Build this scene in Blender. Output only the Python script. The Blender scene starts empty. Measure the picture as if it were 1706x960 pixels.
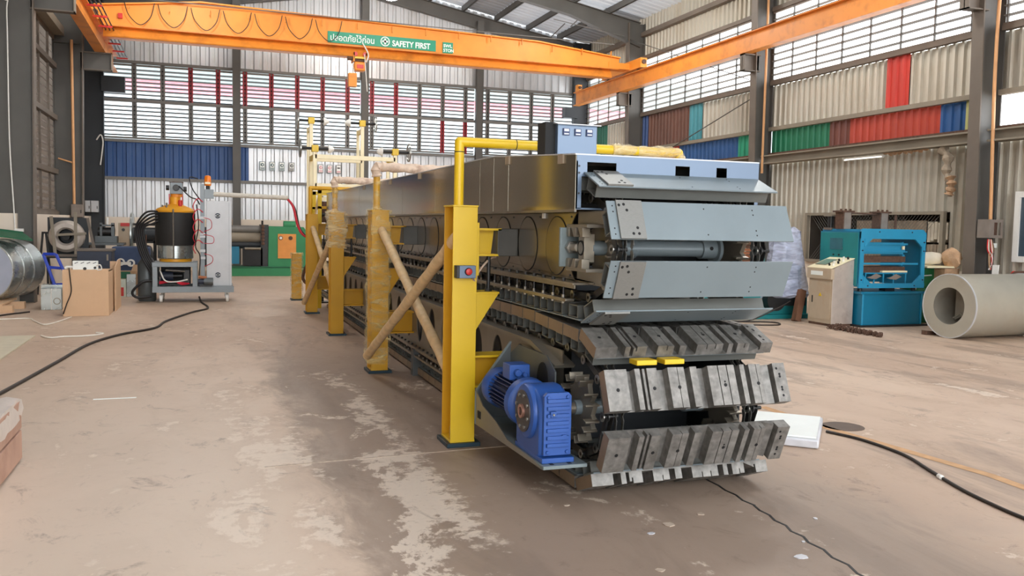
import bpy, bmesh, math, random
from mathutils import Vector, Matrix
PI = math.pi
random.seed(7)
scn = bpy.context.scene
COL = scn.collection

# ------------------------------------------------------------------ camera, sky, lights, exposure
cam_d = bpy.data.cameras.new('camera'); cam = bpy.data.objects.new('camera', cam_d); COL.objects.link(cam)
r = Vector((0.94328557, -0.33143573, 0.01903877)); u = Vector((0.00571325, 0.07354705, 0.99727538)); fw = Vector((0.33193294, 0.94060683, -0.07126945))
cam.matrix_world = Matrix(((r.x, u.x, -fw.x, 0), (r.y, u.y, -fw.y, 0), (r.z, u.z, -fw.z, 1.6), (0, 0, 0, 1)))
cam_d.sensor_width = 36; cam_d.lens = 1445.36 / 1706 * 36; cam_d.clip_start = .05; cam_d.clip_end = 300
scn.camera = cam
w = bpy.data.worlds.new('sky'); scn.world = w; w.use_nodes = True
wn = w.node_tree; bg = wn.nodes['Background']; bg.inputs[1].default_value = 3.0
tc = wn.nodes.new('ShaderNodeTexCoord'); sx = wn.nodes.new('ShaderNodeSeparateXYZ'); rp = wn.nodes.new('ShaderNodeValToRGB')
wn.links.new(tc.outputs['Generated'], sx.inputs[0]); wn.links.new(sx.outputs[2], rp.inputs[0]); wn.links.new(rp.outputs[0], bg.inputs[0])
rp.color_ramp.elements[0].color = (.97, .985, 1, 1); rp.color_ramp.elements[1].color = (.8, .9, 1, 1)
sun_d = bpy.data.lights.new('sun', 'SUN'); sun_d.energy = 0.8; sun_d.angle = math.radians(12); sun_d.color = (1, .95, .87)
sun = bpy.data.objects.new('sun', sun_d); COL.objects.link(sun); sun.rotation_euler = (math.radians(38), 0, math.radians(-25))
scn.view_settings.view_transform = 'Standard'; scn.view_settings.look = 'None'
scn.view_settings.gamma = 1; scn.view_settings.use_curve_mapping = False
scn.view_settings.exposure = 1.1
scn.cycles.max_bounces = 8; scn.cycles.diffuse_bounces = 5; scn.cycles.use_denoising = True
scn.cycles.sample_clamp_indirect = 8

# ------------------------------------------------------------------ materials
MATS = {}
def lin(c):
    return tuple(((x / 255) / 12.92 if x / 255 <= .04045 else ((x / 255 + .055) / 1.055) ** 2.4) for x in c)
def mat(name, rgb, rough=.5, metal=0., var=.12, scale=6., bump=0., rvar=0., spec=.5, dirt=None, dscale=2., damt=.5, stretch=None):
    """procedural paint / metal: base colour broken up by noise, optional second colour patches"""
    if name in MATS: return MATS[name]
    m = bpy.data.materials.new(name); m.use_nodes = True; nt = m.node_tree; n = nt.nodes; l = nt.links
    b = n['Principled BSDF']; c = lin(rgb)
    b.inputs['Roughness'].default_value = rough; b.inputs['Metallic'].default_value = metal
    b.inputs['Specular IOR Level'].default_value = spec
    t = n.new('ShaderNodeTexCoord'); src = t.outputs['Object']
    if stretch:
        mp = n.new('ShaderNodeMapping'); mp.inputs['Scale'].default_value = stretch; l.new(src, mp.inputs[0]); src = mp.outputs[0]
    no = n.new('ShaderNodeTexNoise'); no.inputs['Scale'].default_value = scale; no.inputs['Detail'].default_value = 6
    l.new(src, no.inputs['Vector'])
    rp = n.new('ShaderNodeValToRGB'); e = rp.color_ramp.elements
    e[0].position = .3; e[1].position = .72
    e[0].color = (*[x * (1 - var) for x in c], 1); e[1].color = (*[min(1, x * (1 + var)) for x in c], 1)
    l.new(no.outputs[0], rp.inputs[0]); out = rp.outputs[0]
    if dirt:
        n2 = n.new('ShaderNodeTexNoise'); n2.inputs['Scale'].default_value = dscale; n2.inputs['Detail'].default_value = 8; n2.inputs['Roughness'].default_value = .65
        l.new(src, n2.inputs['Vector'])
        r2 = n.new('ShaderNodeValToRGB'); r2.color_ramp.elements[0].position = .5; r2.color_ramp.elements[1].position = .68
        r2.color_ramp.elements[1].color = (damt, damt, damt, 1)
        l.new(n2.outputs[0], r2.inputs[0]); mx = n.new('ShaderNodeMix'); mx.data_type = 'RGBA'
        l.new(r2.outputs[0], mx.inputs[0]); l.new(out, mx.inputs[6]); mx.inputs[7].default_value = (*lin(dirt), 1); out = mx.outputs[2]
    l.new(out, b.inputs['Base Color'])
    if rvar:
        mr = n.new('ShaderNodeMapRange'); mr.inputs[3].default_value = max(.02, rough - rvar); mr.inputs[4].default_value = min(1, rough + rvar)
        l.new(no.outputs[0], mr.inputs[0]); l.new(mr.outputs[0], b.inputs['Roughness'])
    if bump:
        bp = n.new('ShaderNodeBump'); bp.inputs['Strength'].default_value = bump; bp.inputs['Distance'].default_value = .01
        l.new(no.outputs[0], bp.inputs['Height']); l.new(bp.outputs[0], b.inputs['Normal'])
    MATS[name] = m; return m
def emit(name, rgb, s):
    m = bpy.data.materials.new(name); m.use_nodes = True; b = m.node_tree.nodes['Principled BSDF']
    b.inputs['Base Color'].default_value = (*lin(rgb), 1); b.inputs['Emission Color'].default_value = (*lin(rgb), 1); b.inputs['Emission Strength'].default_value = s
    MATS[name] = m; return m
def film(name, rgb, alpha, rough=.15, scale=14.):
    """crumpled clear plastic: partly transparent, glossy, creased"""
    m = bpy.data.materials.new(name); m.use_nodes = True; nt = m.node_tree; n = nt.nodes; l = nt.links
    b = n['Principled BSDF']; b.inputs['Base Color'].default_value = (*lin(rgb), 1); b.inputs['Roughness'].default_value = rough
    t = n.new('ShaderNodeTexCoord'); no = n.new('ShaderNodeTexNoise'); no.inputs['Scale'].default_value = scale; no.inputs['Detail'].default_value = 5; no.inputs['Distortion'].default_value = .8
    mp = n.new('ShaderNodeMapping'); mp.inputs['Scale'].default_value = (.5, .5, 1.6); mp.inputs['Rotation'].default_value = (0, .6, 0); l.new(t.outputs['Object'], mp.inputs[0]); l.new(mp.outputs[0], no.inputs['Vector'])
    rp = n.new('ShaderNodeValToRGB'); rp.color_ramp.elements[0].position = .36; rp.color_ramp.elements[1].position = .74
    a0 = max(0, alpha - .2); a1 = min(1, alpha + .28); rp.color_ramp.elements[0].color = (a0, a0, a0, 1); rp.color_ramp.elements[1].color = (a1, a1, a1, 1)
    l.new(no.outputs[0], rp.inputs[0]); l.new(rp.outputs[0], b.inputs['Alpha'])
    bp = n.new('ShaderNodeBump'); bp.inputs['Strength'].default_value = .9; bp.inputs['Distance'].default_value = .02
    l.new(no.outputs[0], bp.inputs['Height']); l.new(bp.outputs[0], b.inputs['Normal'])
    MATS[name] = m; return m

yellow = mat('yellow_paint', (222, 184, 30), .38, var=.05, scale=3)
amber = mat('amber_paint', (204, 152, 16), .42, var=.06, scale=3)
orange = mat('crane_orange', (240, 150, 50), .5, var=.05, scale=1.5, dirt=(214, 124, 40), damt=.35)
orange2 = mat('runway_orange', (226, 142, 52), .5, var=.07, scale=1.5, dirt=(150, 84, 34), damt=.5)
slat_paint = mat('blue_grey_paint', (122, 134, 139), .38, .15, var=.05, scale=3)
slat_dark = mat('dark_grey_enamel', (92, 97, 98), .4, .3, var=.1, scale=5)
die_steel = mat('machined_steel', (134, 131, 126), .45, .45, var=.34, scale=22, bump=.15, rvar=.12, dirt=(84, 80, 74), dscale=5, damt=.6)
die_side = mat('warm_lit_steel', (140, 120, 98), .5, .3, var=.12, scale=12, dirt=(120, 100, 80), dscale=6, damt=.5)
pad_steel = mat('milled_pad_steel', (138, 138, 134), .38, .5, var=.1, scale=60, stretch=(1, 12, 1))
polished = mat('polished_sheet', (170, 163, 146), .17, .92, var=.03, scale=1.2)
side_sheet = mat('brushed_side_sheet', (132, 125, 114), .24, .85, var=.07, scale=2, rvar=.06)
front_blue = mat('pale_blue_sheet', (100, 117, 138), .35, .3, var=.05, scale=2)
black = mat('black_gap', (10, 10, 11), .7, var=.1)
rubber = mat('black_rubber', (22, 22, 23), .55, var=.2)
dark_steel = mat('dark_steel', (58, 58, 58), .42, .6, var=.2, scale=12)
bolt_steel = mat('zinc_bolts', (150, 148, 142), .3, .85, var=.15, scale=30)
rail_steel = mat('rail_steel', (142, 134, 120), .36, .7, var=.12, scale=8)
frame_grey = mat('frame_warm_grey', (134, 128, 116), .4, .4, var=.1, scale=4)
bracket_grey = mat('bracket_grey', (120, 132, 134), .42, .3, var=.07, scale=4)
motor_blue = mat('motor_blue', (38, 80, 152), .4, .05, var=.07, scale=8)
motor_dark = mat('motor_navy', (24, 44, 92), .45, .05, var=.1, scale=8)
cardboard = mat('cardboard_wrap', (218, 186, 138), .6, var=.14, scale=14, bump=.3, dirt=(228, 204, 166), dscale=9, damt=.6)
foam_wrap = mat('foam_wrap', (214, 190, 168), .55, var=.14, scale=18, bump=.6, dirt=(150, 112, 88), dscale=7, damt=.7)
tube_grey = mat('tube_grey', (104, 106, 102), .42, .25, var=.08)
steel_col = mat('grey_column_paint', (90, 88, 84), .55, .1, var=.1, scale=2)
steel_brown = mat('brown_grey_steel', (112, 102, 92), .6, .1, var=.12, scale=2)
steel_dark = mat('dark_column_paint', (44, 48, 52), .55, .1, var=.1, scale=2)
girt_grey = mat('grey_girt', (120, 118, 114), .55, .2, var=.08, scale=2)
beige_beam = mat('dusty_beam', (142, 132, 116), .65, var=.1, scale=2)
red_stile = mat('red_stile', (150, 30, 40), .5, var=.1)
sheet_white = mat('galvanised_sheet', (206, 208, 210), .38, .5, var=.08, scale=1.2, dirt=(160, 152, 142), dscale=1.1, damt=.5, stretch=(1, 1, .35))
sheet_cream = mat('cream_sheet', (196, 190, 176), .42, .35, var=.08, scale=1.2, dirt=(160, 146, 124), dscale=1.2, damt=.5, stretch=(1, 1, .4))
sheet_blue = mat('blue_sheet', (48, 84, 138), .5, .05, var=.1, scale=1.5, dirt=(78, 106, 150), dscale=3, damt=.5, stretch=(1, 1, .3))
dado = mat('cream_plaster', (226, 214, 198), .8, var=.04, scale=1.5)
clear_white = mat('white_paint', (232, 230, 224), .45, var=.03)
cream_paint = mat('cream_yellow_paint', (246, 234, 196), .45, var=.04)
wood_pale = mat('chipboard', (214, 178, 142), .7, var=.06, scale=3, dirt=(196, 160, 126), dscale=3, damt=.5)
wood_brown = mat('old_timber', (112, 76, 54), .75, var=.2, scale=8, stretch=(1, 1, .3))
wood_orange = mat('reddish_timber', (176, 110, 74), .7, var=.2, scale=6)
galv = mat('galvanised_duct', (178, 184, 182), .28, .8, var=.12, scale=3, rvar=.08)
galv_face = mat('pale_blue_duct_end', (170, 180, 200), .45, .3, var=.04)
drum_grey = mat('coil_grey', (186, 182, 168), .42, .35, var=.06, scale=3, dirt=(160, 146, 124), dscale=1.5, damt=.4)
drum_in = mat('coil_inner_grey', (150, 145, 134), .45, .4, var=.08)
press_cyan = mat('press_blue', (18, 118, 152), .42, .05, var=.08, scale=3, dirt=(18, 112, 138), dscale=3, damt=.5)
press_lite = mat('press_light_blue', (40, 146, 186), .42, .05, var=.06, scale=3)
teal = mat('teal_paint', (22, 128, 132), .5, .05, var=.1, scale=3)
green = mat('machine_green', (44, 132, 84), .5, .05, var=.08, scale=3)
green_dk = mat('dark_green', (24, 96, 64), .55, .05, var=.1, scale=3)
pan_orange = mat('panel_orange', (226, 150, 70), .5, var=.06)
ctrl_beige = mat('cabinet_beige', (190, 172, 148), .5, var=.06, dirt=(170, 140, 110), dscale=3, damt=.5)
ctrl_side = mat('worn_cabinet_side', (200, 188, 178), .35, .35, var=.08, dirt=(158, 140, 130), dscale=2.2, damt=.7)
cab_light = mat('light_grey_cabinet', (196, 198, 200), .4, .1, var=.04)
mach_grey = mat('mid_grey_frame', (136, 144, 148), .45, .2, var=.06)
tank_black = mat('tank_jacket_black', (34, 34, 34), .6, var=.1)
tank_orange = mat('tank_orange', (238, 168, 40), .4, .05, var=.05)
navy = mat('navy_cabinet', (40, 48, 66), .5, var=.1)
rust = mat('rusty_metal', (98, 72, 58), .75, .2, var=.3, scale=20)
fan_grey = mat('dusty_grey_metal', (140, 129, 120), .6, .2, var=.15, scale=6)
blue_plastic = mat('blue_plastic', (24, 60, 176), .35, var=.06)
red_paint = mat('red_paint', (206, 44, 38), .4, var=.06)
hose_black = mat('black_hose', (24, 22, 24), .45, var=.2)
hose_red = mat('red_hose', (206, 40, 60), .4, var=.1)
cable_brown = mat('black_cable', (44, 36, 32), .6, var=.2)
pipe_peach = mat('peach_conduit', (214, 160, 110), .5, var=.05)
white_cable = mat('white_cable', (232, 226, 214), .6, var=.05)
foil = mat('white_foam_board', (206, 206, 210), .35, .1, var=.06, scale=14, bump=.3)
sign_green = mat('sign_green', (34, 150, 116), .45, var=.05)
sign_white = mat('sign_white', (242, 246, 242), .5, var=.02)
amber_glass = mat('amber_beacon', (240, 130, 30), .25, var=.1)
canvas = mat('dusty_canvas', (166, 150, 130), .85, var=.2, scale=7, bump=.5)
sack = mat('white_sack', (226, 216, 196), .7, var=.1, scale=8, bump=.4)
kraft = mat('crumpled_kraft', (188, 152, 118), .75, var=.2, scale=10, bump=.6)
fg_wood = mat('pinkish_crate', (196, 158, 138), .7, var=.14, scale=3, dirt=(160, 116, 92), dscale=2, damt=.6)
clear_film = film('clear_film', (246, 226, 160), .24, .15, 12)
wrap_film = film('blue_white_film', (206, 214, 240), .6, .2, 9)
foot_blue = mat('foot_plate_teal', (40, 62, 74), .4, .4, var=.1)
def roof_mat(name, rgb, tr):
    m = bpy.data.materials.new(name); m.use_nodes = True; nt = m.node_tree; n = nt.nodes; l = nt.links
    out = n['Material Output']; b = n['Principled BSDF']; b.inputs['Base Color'].default_value = (*lin(rgb), 1); b.inputs['Roughness'].default_value = .5
    t = n.new('ShaderNodeBsdfTranslucent'); t.inputs[0].default_value = (*lin((240, 242, 246)), 1)
    mx = n.new('ShaderNodeMixShader'); mx.inputs[0].default_value = tr
    l.new(b.outputs[0], mx.inputs[1]); l.new(t.outputs[0], mx.inputs[2]); l.new(mx.outputs[0], out.inputs[0])
    MATS[name] = m; return m
roof_sheet = roof_mat('roof_sheet', (132, 130, 128), .02)
roof_semi = roof_mat('hazy_roof_sheet', (186, 188, 190), .06)
roof_clear = roof_mat('translucent_roof_sheet', (214, 216, 220), .28)

def floor_material():
    m = bpy.data.materials.new('worn_concrete'); m.use_nodes = True; nt = m.node_tree; n = nt.nodes; l = nt.links
    b = n['Principled BSDF']; t = n.new('ShaderNodeTexCoord'); sp = n.new('ShaderNodeSeparateXYZ'); l.new(t.outputs['Object'], sp.inputs[0])
    def noise(scale, detail=8, rough=.6, st=None, dist=0.):
        s = t.outputs['Object']
        if st:
            mp = n.new('ShaderNodeMapping'); mp.inputs['Scale'].default_value = st; l.new(s, mp.inputs[0]); s = mp.outputs[0]
        q = n.new('ShaderNodeTexNoise'); q.inputs['Scale'].default_value = scale; q.inputs['Detail'].default_value = detail
        q.inputs['Roughness'].default_value = rough; q.inputs['Distortion'].default_value = dist; l.new(s, q.inputs['Vector']); return q.outputs[0]
    def ramp(src, p0, p1, v0=0., v1=1.):
        q = n.new('ShaderNodeMapRange'); q.inputs[1].default_value = p0; q.inputs[2].default_value = p1; q.inputs[3].default_value = v0; q.inputs[4].default_value = v1
        q.interpolation_type = 'SMOOTHSTEP'; l.new(src, q.inputs[0]); return q.outputs[0]
    def mth(op, a, b_):
        q = n.new('ShaderNodeMath'); q.operation = op
        for i, v in enumerate((a, b_)):
            if isinstance(v, (int, float)): q.inputs[i].default_value = v
            else: l.new(v, q.inputs[i])
        return q.outputs[0]
    def mix(fac, a, b_):
        q = n.new('ShaderNodeMix'); q.data_type = 'RGBA'
        if isinstance(fac, (int, float)): q.inputs[0].default_value = fac
        else: l.new(fac, q.inputs[0])
        for i, v in ((6, a), (7, b_)):
            if isinstance(v, tuple): q.inputs[i].default_value = (*lin(v), 1)
            else: l.new(v, q.inputs[i])
        return q.outputs[2]
    big = noise(.35, 5, .5, (1, .5, 1)); mid = noise(1.6, 10, .68, (1, .6, 1), .6); fine = noise(9, 8, .7); streak = noise(1.1, 8, .62, (1.6, .35, 1), .5)
    X = sp.outputs[0]; Y = sp.outputs[1]
    Xw = mth('ADD', X, mth('MULTIPLY', mth('SUBTRACT', mid, .5), 1.2))
    c = mix(ramp(big, .4, .62), (190, 164, 142), (206, 182, 160))
    c = mix(ramp(mid, .46, .66, 0, .55), c, (174, 148, 126))
    # grey bare concrete of the middle strip, in front of the machine
    strip = mth('MULTIPLY', ramp(Xw, .45, .8), ramp(Xw, 4.3, 3.2)); strip = mth('MULTIPLY', strip, ramp(Y, 13., 9.))
    c = mix(mth('MULTIPLY', strip, .8), c, (138, 120, 106))
    strip2 = mth('MULTIPLY', ramp(Xw, .1, .6), ramp(Y, 22., 8.))
    c = mix(mth('MULTIPLY', mth('MULTIPLY', strip2, ramp(streak, .5, .62)), .5), c, (130, 113, 100))
    # paler left side
    left = mth('MULTIPLY', ramp(Xw, .9, .0), ramp(Y, 12., 5.))
    c = mix(mth('MULTIPLY', left, .6), c, (216, 200, 182))
    # worn pale coating: a band along X ~ 1.2 running into the hall, and scattered flakes
    band = mth('MULTIPLY', ramp(Xw, .75, 1.1), ramp(Xw, 1.6, 1.3)); band = mth('MULTIPLY', band, ramp(Y, 10., 7.5))
    band0 = mth('MULTIPLY', mth('MULTIPLY', ramp(Xw, -.1, .3), ramp(Xw, .9, .6)), ramp(Y, 9, 6))
    fl = mth('ADD', mid, mth('MULTIPLY', mth('SUBTRACT', fine, .5), .5))
    flakes = ramp(mth('ADD', fl, mth('MULTIPLY', mth('MAXIMUM', band, mth('MULTIPLY', band0, .75)), .16)), .6, .68)
    c = mix(mth('MULTIPLY', flakes, .7), c, (228, 212, 194))
    # dirt
    c = mix(ramp(noise(3.4, 12, .74, (1, .7, 1), .8), .55, .7, 0, .6), c, (112, 95, 84))
    c = mix(ramp(fine, .55, .8, 0, .3), c, (90, 76, 66))
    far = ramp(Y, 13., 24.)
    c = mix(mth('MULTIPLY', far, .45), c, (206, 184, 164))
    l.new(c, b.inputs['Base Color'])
    rg = mth('ADD', mth('MULTIPLY', mid, .35), .38); l.new(rg, b.inputs['Roughness'])
    bp = n.new('ShaderNodeBump'); bp.inputs['Strength'].default_value = .25; bp.inputs['Distance'].default_value = .01
    l.new(fl, bp.inputs['Height']); l.new(bp.outputs[0], b.inputs['Normal'])
    return m

# ------------------------------------------------------------------ mesh builder
class MB:
    def __init__(s): s.v = []; s.f = []; s.mi = []; s.mats = []; s.M = None
    def _m(s, m):
        if m not in s.mats: s.mats.append(m)
        return s.mats.index(m)
    def add(s, vs, fs, m):
        k = len(s.v); i = s._m(m)
        for p in vs:
            p = Vector(p); s.v.append(s.M @ p if s.M else p)
        for f in fs: s.f.append([a + k for a in f]); s.mi.append(i)
        return s
    def box(s, x0, x1, y0, y1, z0, z1, m):
        vs = [(x, y, z) for z in (z0, z1) for y in (y0, y1) for x in (x0, x1)]
        return s.add(vs, [(0, 2, 3, 1), (4, 5, 7, 6), (0, 1, 5, 4), (2, 6, 7, 3), (0, 4, 6, 2), (1, 3, 7, 5)], m)
    def bar(s, p0, p1, a, b, m, up=(0, 0, 1)):
        """rectangular bar a wide (sideways) by b high (towards up)"""
        p0 = Vector(p0); p1 = Vector(p1); d = (p1 - p0).normalized(); up = Vector(up)
        if abs(d.dot(up)) > .98: up = Vector((0, 1, 0))
        sd = d.cross(up).normalized(); uu = sd.cross(d)
        vs = [p + sd * (i * a / 2) + uu * (j * b / 2) for p in (p0, p1) for j in (-1, 1) for i in (-1, 1)]
        return s.add(vs, [(0, 1, 3, 2), (4, 6, 7, 5), (0, 4, 5, 1), (2, 3, 7, 6), (0, 2, 6, 4), (1, 5, 7, 3)], m)
    def ring(s, c, ax, rad, n, ph=0.):
        ax = Vector(ax).normalized(); q = Vector((0, 0, 1)) if abs(ax.z) < .9 else Vector((1, 0, 0))
        a = ax.cross(q).normalized(); b = ax.cross(a)
        return [Vector(c) + (a * math.cos(2 * PI * i / n + ph) + b * math.sin(2 * PI * i / n + ph)) * rad for i in range(n)]
    def cyl(s, p0, p1, r0, m, n=16, r1=None, caps=True):
        p0 = Vector(p0); p1 = Vector(p1); r1 = r0 if r1 is None else r1; ax = p1 - p0
        vs = s.ring(p0, ax, r0, n) + s.ring(p1, ax, r1, n)
        fs = [(i, (i + 1) % n, n + (i + 1) % n, n + i) for i in range(n)]
        if caps: fs += [tuple(range(n))[::-1], tuple(range(n, 2 * n))]
        return s.add(vs, fs, m)
    def hollow(s, p0, p1, r0, ri, m, n=32, mi=None):
        p0 = Vector(p0); p1 = Vector(p1); ax = p1 - p0
        A = s.ring(p0, ax, r0, n); B = s.ring(p1, ax, r0, n); C = s.ring(p0, ax, ri, n); D = s.ring(p1, ax, ri, n)
        q = lambda a, b: [(a * n + i, a * n + (i + 1) % n, b * n + (i + 1) % n, b * n + i) for i in range(n)]
        s.add(A + B, q(0, 1), m); s.add(C + D, q(1, 0), mi or m); s.add(A + C, q(1, 0), m); s.add(B + D, q(0, 1), m); return s
    def lathe(s, o, ax, prof, m, n=24):
        """prof: (radius, distance along axis)"""
        o = Vector(o); ax = Vector(ax).normalized(); vs = []
        for rr, d in prof: vs += s.ring(o + ax * d, ax, max(rr, 1e-4), n)
        fs = [(k * n + i, k * n + (i + 1) % n, (k + 1) * n + (i + 1) % n, (k + 1) * n + i) for k in range(len(prof) - 1) for i in range(n)]
        fs += [tuple(range(n))[::-1], tuple(range((len(prof) - 1) * n, len(prof) * n))]
        return s.add(vs, fs, m)
    def prism(s, pts, ax, a0, a1, m):
        """closed 2-d outline extruded along axis ax; pts are the other two coordinates in xyz order"""
        f = {'x': lambda p, a: (a, p[0], p[1]), 'y': lambda p, a: (p[0], a, p[1]), 'z': lambda p, a: (p[0], p[1], a)}[ax]
        n = len(pts); vs = [f(p, a0) for p in pts] + [f(p, a1) for p in pts]
        return s.add(vs, [tuple(range(n))[::-1], tuple(range(n, 2 * n))] + [(i, (i + 1) % n, n + (i + 1) % n, n + i) for i in range(n)], m)
    def tube(s, pts, rad, m, n=8, smooth=True):
        P = [Vector(p) for p in pts]
        if smooth and len(P) > 2:
            Q = []
            for i in range(len(P) - 1):
                p0 = P[max(i - 1, 0)]; p1 = P[i]; p2 = P[i + 1]; p3 = P[min(i + 2, len(P) - 1)]
                for k in range(6):
                    t = k / 6; Q.append(.5 * ((2 * p1) + (p2 - p0) * t + (2 * p0 - 5 * p1 + 4 * p2 - p3) * t * t + (3 * p1 - p0 - 3 * p2 + p3) * t ** 3))
            Q.append(P[-1]); P = Q
        vs = []; a = None
        for i, p in enumerate(P):
            d = (P[min(i + 1, len(P) - 1)] - P[max(i - 1, 0)]).normalized()
            if a is None: a = d.orthogonal().normalized()
            else: a = (a - d * a.dot(d)).normalized()
            b = d.cross(a); rr = rad(i / (len(P) - 1)) if callable(rad) else rad
            vs += [p + (a * math.cos(2 * PI * k / n) + b * math.sin(2 * PI * k / n)) * rr for k in range(n)]
        L = len(P)
        fs = [(k * n + i, k * n + (i + 1) % n, (k + 1) * n + (i + 1) % n, (k + 1) * n + i) for k in range(L - 1) for i in range(n)]
        fs += [tuple(range(n))[::-1], tuple(range((L - 1) * n, L * n))]
        return s.add(vs, fs, m)
    def sqtube(s, x0, x1, cy, cz, wy, hz, t, m):
        """open rectangular tube along x"""
        o = [(-wy / 2, -hz / 2), (wy / 2, -hz / 2), (wy / 2, hz / 2), (-wy / 2, hz / 2)]
        i_ = [(-wy / 2 + t, -hz / 2 + t), (wy / 2 - t, -hz / 2 + t), (wy / 2 - t, hz / 2 - t), (-wy / 2 + t, hz / 2 - t)]
        vs = [(x, cy + a, cz + b) for x in (x0, x1) for a, b in o + i_]
        fs = []
        for k in range(4):
            j = (k + 1) % 4
            fs += [(k, j, 8 + j, 8 + k), (4 + j, 4 + k, 12 + k, 12 + j), (j, k, 4 + k, 4 + j), (8 + k, 8 + j, 12 + j, 12 + k)]
        return s.add(vs, fs, m)
    def build(s, name, parent=None, bevel=0., smooth=True, label=None, kind=None, local=False, loc=None, rot=None):
        me = bpy.data.meshes.new(name); off = Vector((0, 0, 0))
        if parent is not None and not local:
            q = parent
            while q is not None: off += q.location; q = q.parent
        me.from_pydata([tuple(v - off) for v in s.v], [], s.f)
        for m in s.mats: me.materials.append(m)
        me.polygons.foreach_set('material_index', s.mi)
        if smooth:
            me.polygons.foreach_set('use_smooth', [True] * len(me.polygons)); me.update(); me.set_sharp_from_angle(angle=math.radians(35))
        bm = bmesh.new(); bm.from_mesh(me); bmesh.ops.recalc_face_normals(bm, faces=bm.faces); bm.to_mesh(me); bm.free()
        o = bpy.data.objects.new(name, me); COL.objects.link(o)
        if parent is not None: o.parent = parent
        if loc: o.location = loc
        if rot: o.rotation_euler = rot
        if bevel:
            b = o.modifiers.new('bevel', 'BEVEL'); b.width = bevel; b.segments = 2; b.limit_method = 'ANGLE'
        if label: o['label'] = label
        if kind: o['kind'] = kind
        return o
def thing(name, label, cat, loc=(0, 0, 0), group=None):
    o = bpy.data.objects.new(name, None); o.empty_display_size = .1; COL.objects.link(o); o.location = loc
    o['label'] = label; o['category'] = cat
    if group: o['group'] = group
    return o
def tag(o, label, cat, group=None, kind=None):
    o['label'] = label; o['category'] = cat
    if group: o['group'] = group
    if kind: o['kind'] = kind
    return o
def copy_part(o, parent=None):
    c = o.copy(); COL.objects.link(c)
    if parent is not None: c.parent = parent
    for ch in o.children: copy_part(ch, c)
    return c

# ------------------------------------------------------------------ the hall
YB = 29.3; XR = 13.1; XL = -3.65; XI = 12.7; XLI = -3.05
RIDGE_X = 4.8
def roof_z(x): return 9.75 - .182 * abs(x - RIDGE_X)
mb = MB(); mb.box(-12, 22, -14, 34, -.3, 0, floor_material()); fl = mb.build('floor', smooth=False); fl['kind'] = 'structure'

def corr(mb, axis, a0, a1, z0, z1, pos, m, period=.2, depth=.035, out=1):
    """trapezoid-ribbed sheet standing upright; axis = running direction"""
    pts = []; a = a0
    while a < a1 - 1e-6:
        for fx, d in ((0, 0), (.52, 0), (.62, 1), (.9, 1)):
            q = a + fx * period
            if q < a1: pts.append((q, d * depth * out))
        a += period
    pts.append((a1, 0)); vs = []
    for q, d in pts:
        for z in (z0, z1): vs.append((q, pos + d, z) if axis == 'x' else (pos + d, q, z))
    mb.add(vs, [(2 * i, 2 * i + 2, 2 * i + 3, 2 * i + 1) for i in range(len(pts) - 1)], m)

# back wall
mb = MB(); mb.box(XL, XR, YB, YB + .15, 0, 1.65, dado); wb = mb.build('wall_back', smooth=False); wb['kind'] = 'structure'
mb = MB(); corr(mb, 'x', XL, XR, 1.65, 2.82, YB + .03, sheet_white, .27, .06); mb.build('ribbed_sheet', wb, smooth=False)
mb = MB(); corr(mb, 'x', XL, 1.3, 2.86, 3.97, YB + .03, sheet_blue, .27, .06); mb.build('ribbed_sheet', wb, smooth=False, label='blue ribbed wall sheet')
mb = MB(); corr(mb, 'x', 1.3, XR, 2.86, 3.97, YB + .03, sheet_white, .27, .06); mb.build('ribbed_sheet', wb, smooth=False)
mb = MB(); corr(mb, 'x', XL, XR, 6.4, 7.75, YB + .03, sheet_white, .27, .06); mb.build('ribbed_sheet', wb, smooth=False)
mb = MB(); corr(mb, 'x', XL, XR, 7.85, 9.9, YB + .12, sheet_white, .27); mb.build('ribbed_sheet', wb, smooth=False)
mb = MB()
for z in (2.84, 3.99, 5.2, 6.37, 7.8): mb.box(XL, XR, YB - .1, YB + .02, z - .045, z + .045, girt_grey)
mb.build('girt', wb, smooth=False)
bcols = [-3.2, .92, 4.97, 8.93, 12.75]
WIN = [0]
def win_root():
    WIN[0] += 1; return 'window_%d' % WIN[0]
for j in range(4):
    x0, x1 = bcols[j] + .12, bcols[j + 1] - .12
    mb = MB()
    for z in (4.08, 6.28): mb.box(x0, x1, YB - .04, YB + .02, z - .03, z + .03, girt_grey)
    wo = mb.build(win_root(), smooth=False, kind='structure')
    mb = MB(); z = 4.16
    while z < 6.25:
        if abs(z - 5.2) > .07:
            c = [(YB - .05, z + .022), (YB + .03, z - .012), (YB + .03, z - .022), (YB - .05, z + .012)]
            mb.prism(c, 'x', x0, x1, steel_dark)
        z += .124
    mb.build('louvre_blades', wo, smooth=False)
    for k in range(1, 19):
        x = -2.88 + .811 * k
        if not x0 < x < x1: continue
        for lo, hi, reds in ((4.05, 5.16, (13, 14)), (5.24, 6.33, tuple(range(3, 12)))):
            mb = MB(); mm = red_stile if k in reds else girt_grey
            for dx in (-.06, .035): mb.box(x + dx, x + dx + .045, YB - .07, YB + .0, lo, hi, mm)
            mb.box(x - .06, x + .08, YB - .01, YB + .0, lo, hi, mm)
            mb.build('stile', wo, smooth=False, label='red stile' if k in reds else None)
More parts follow.
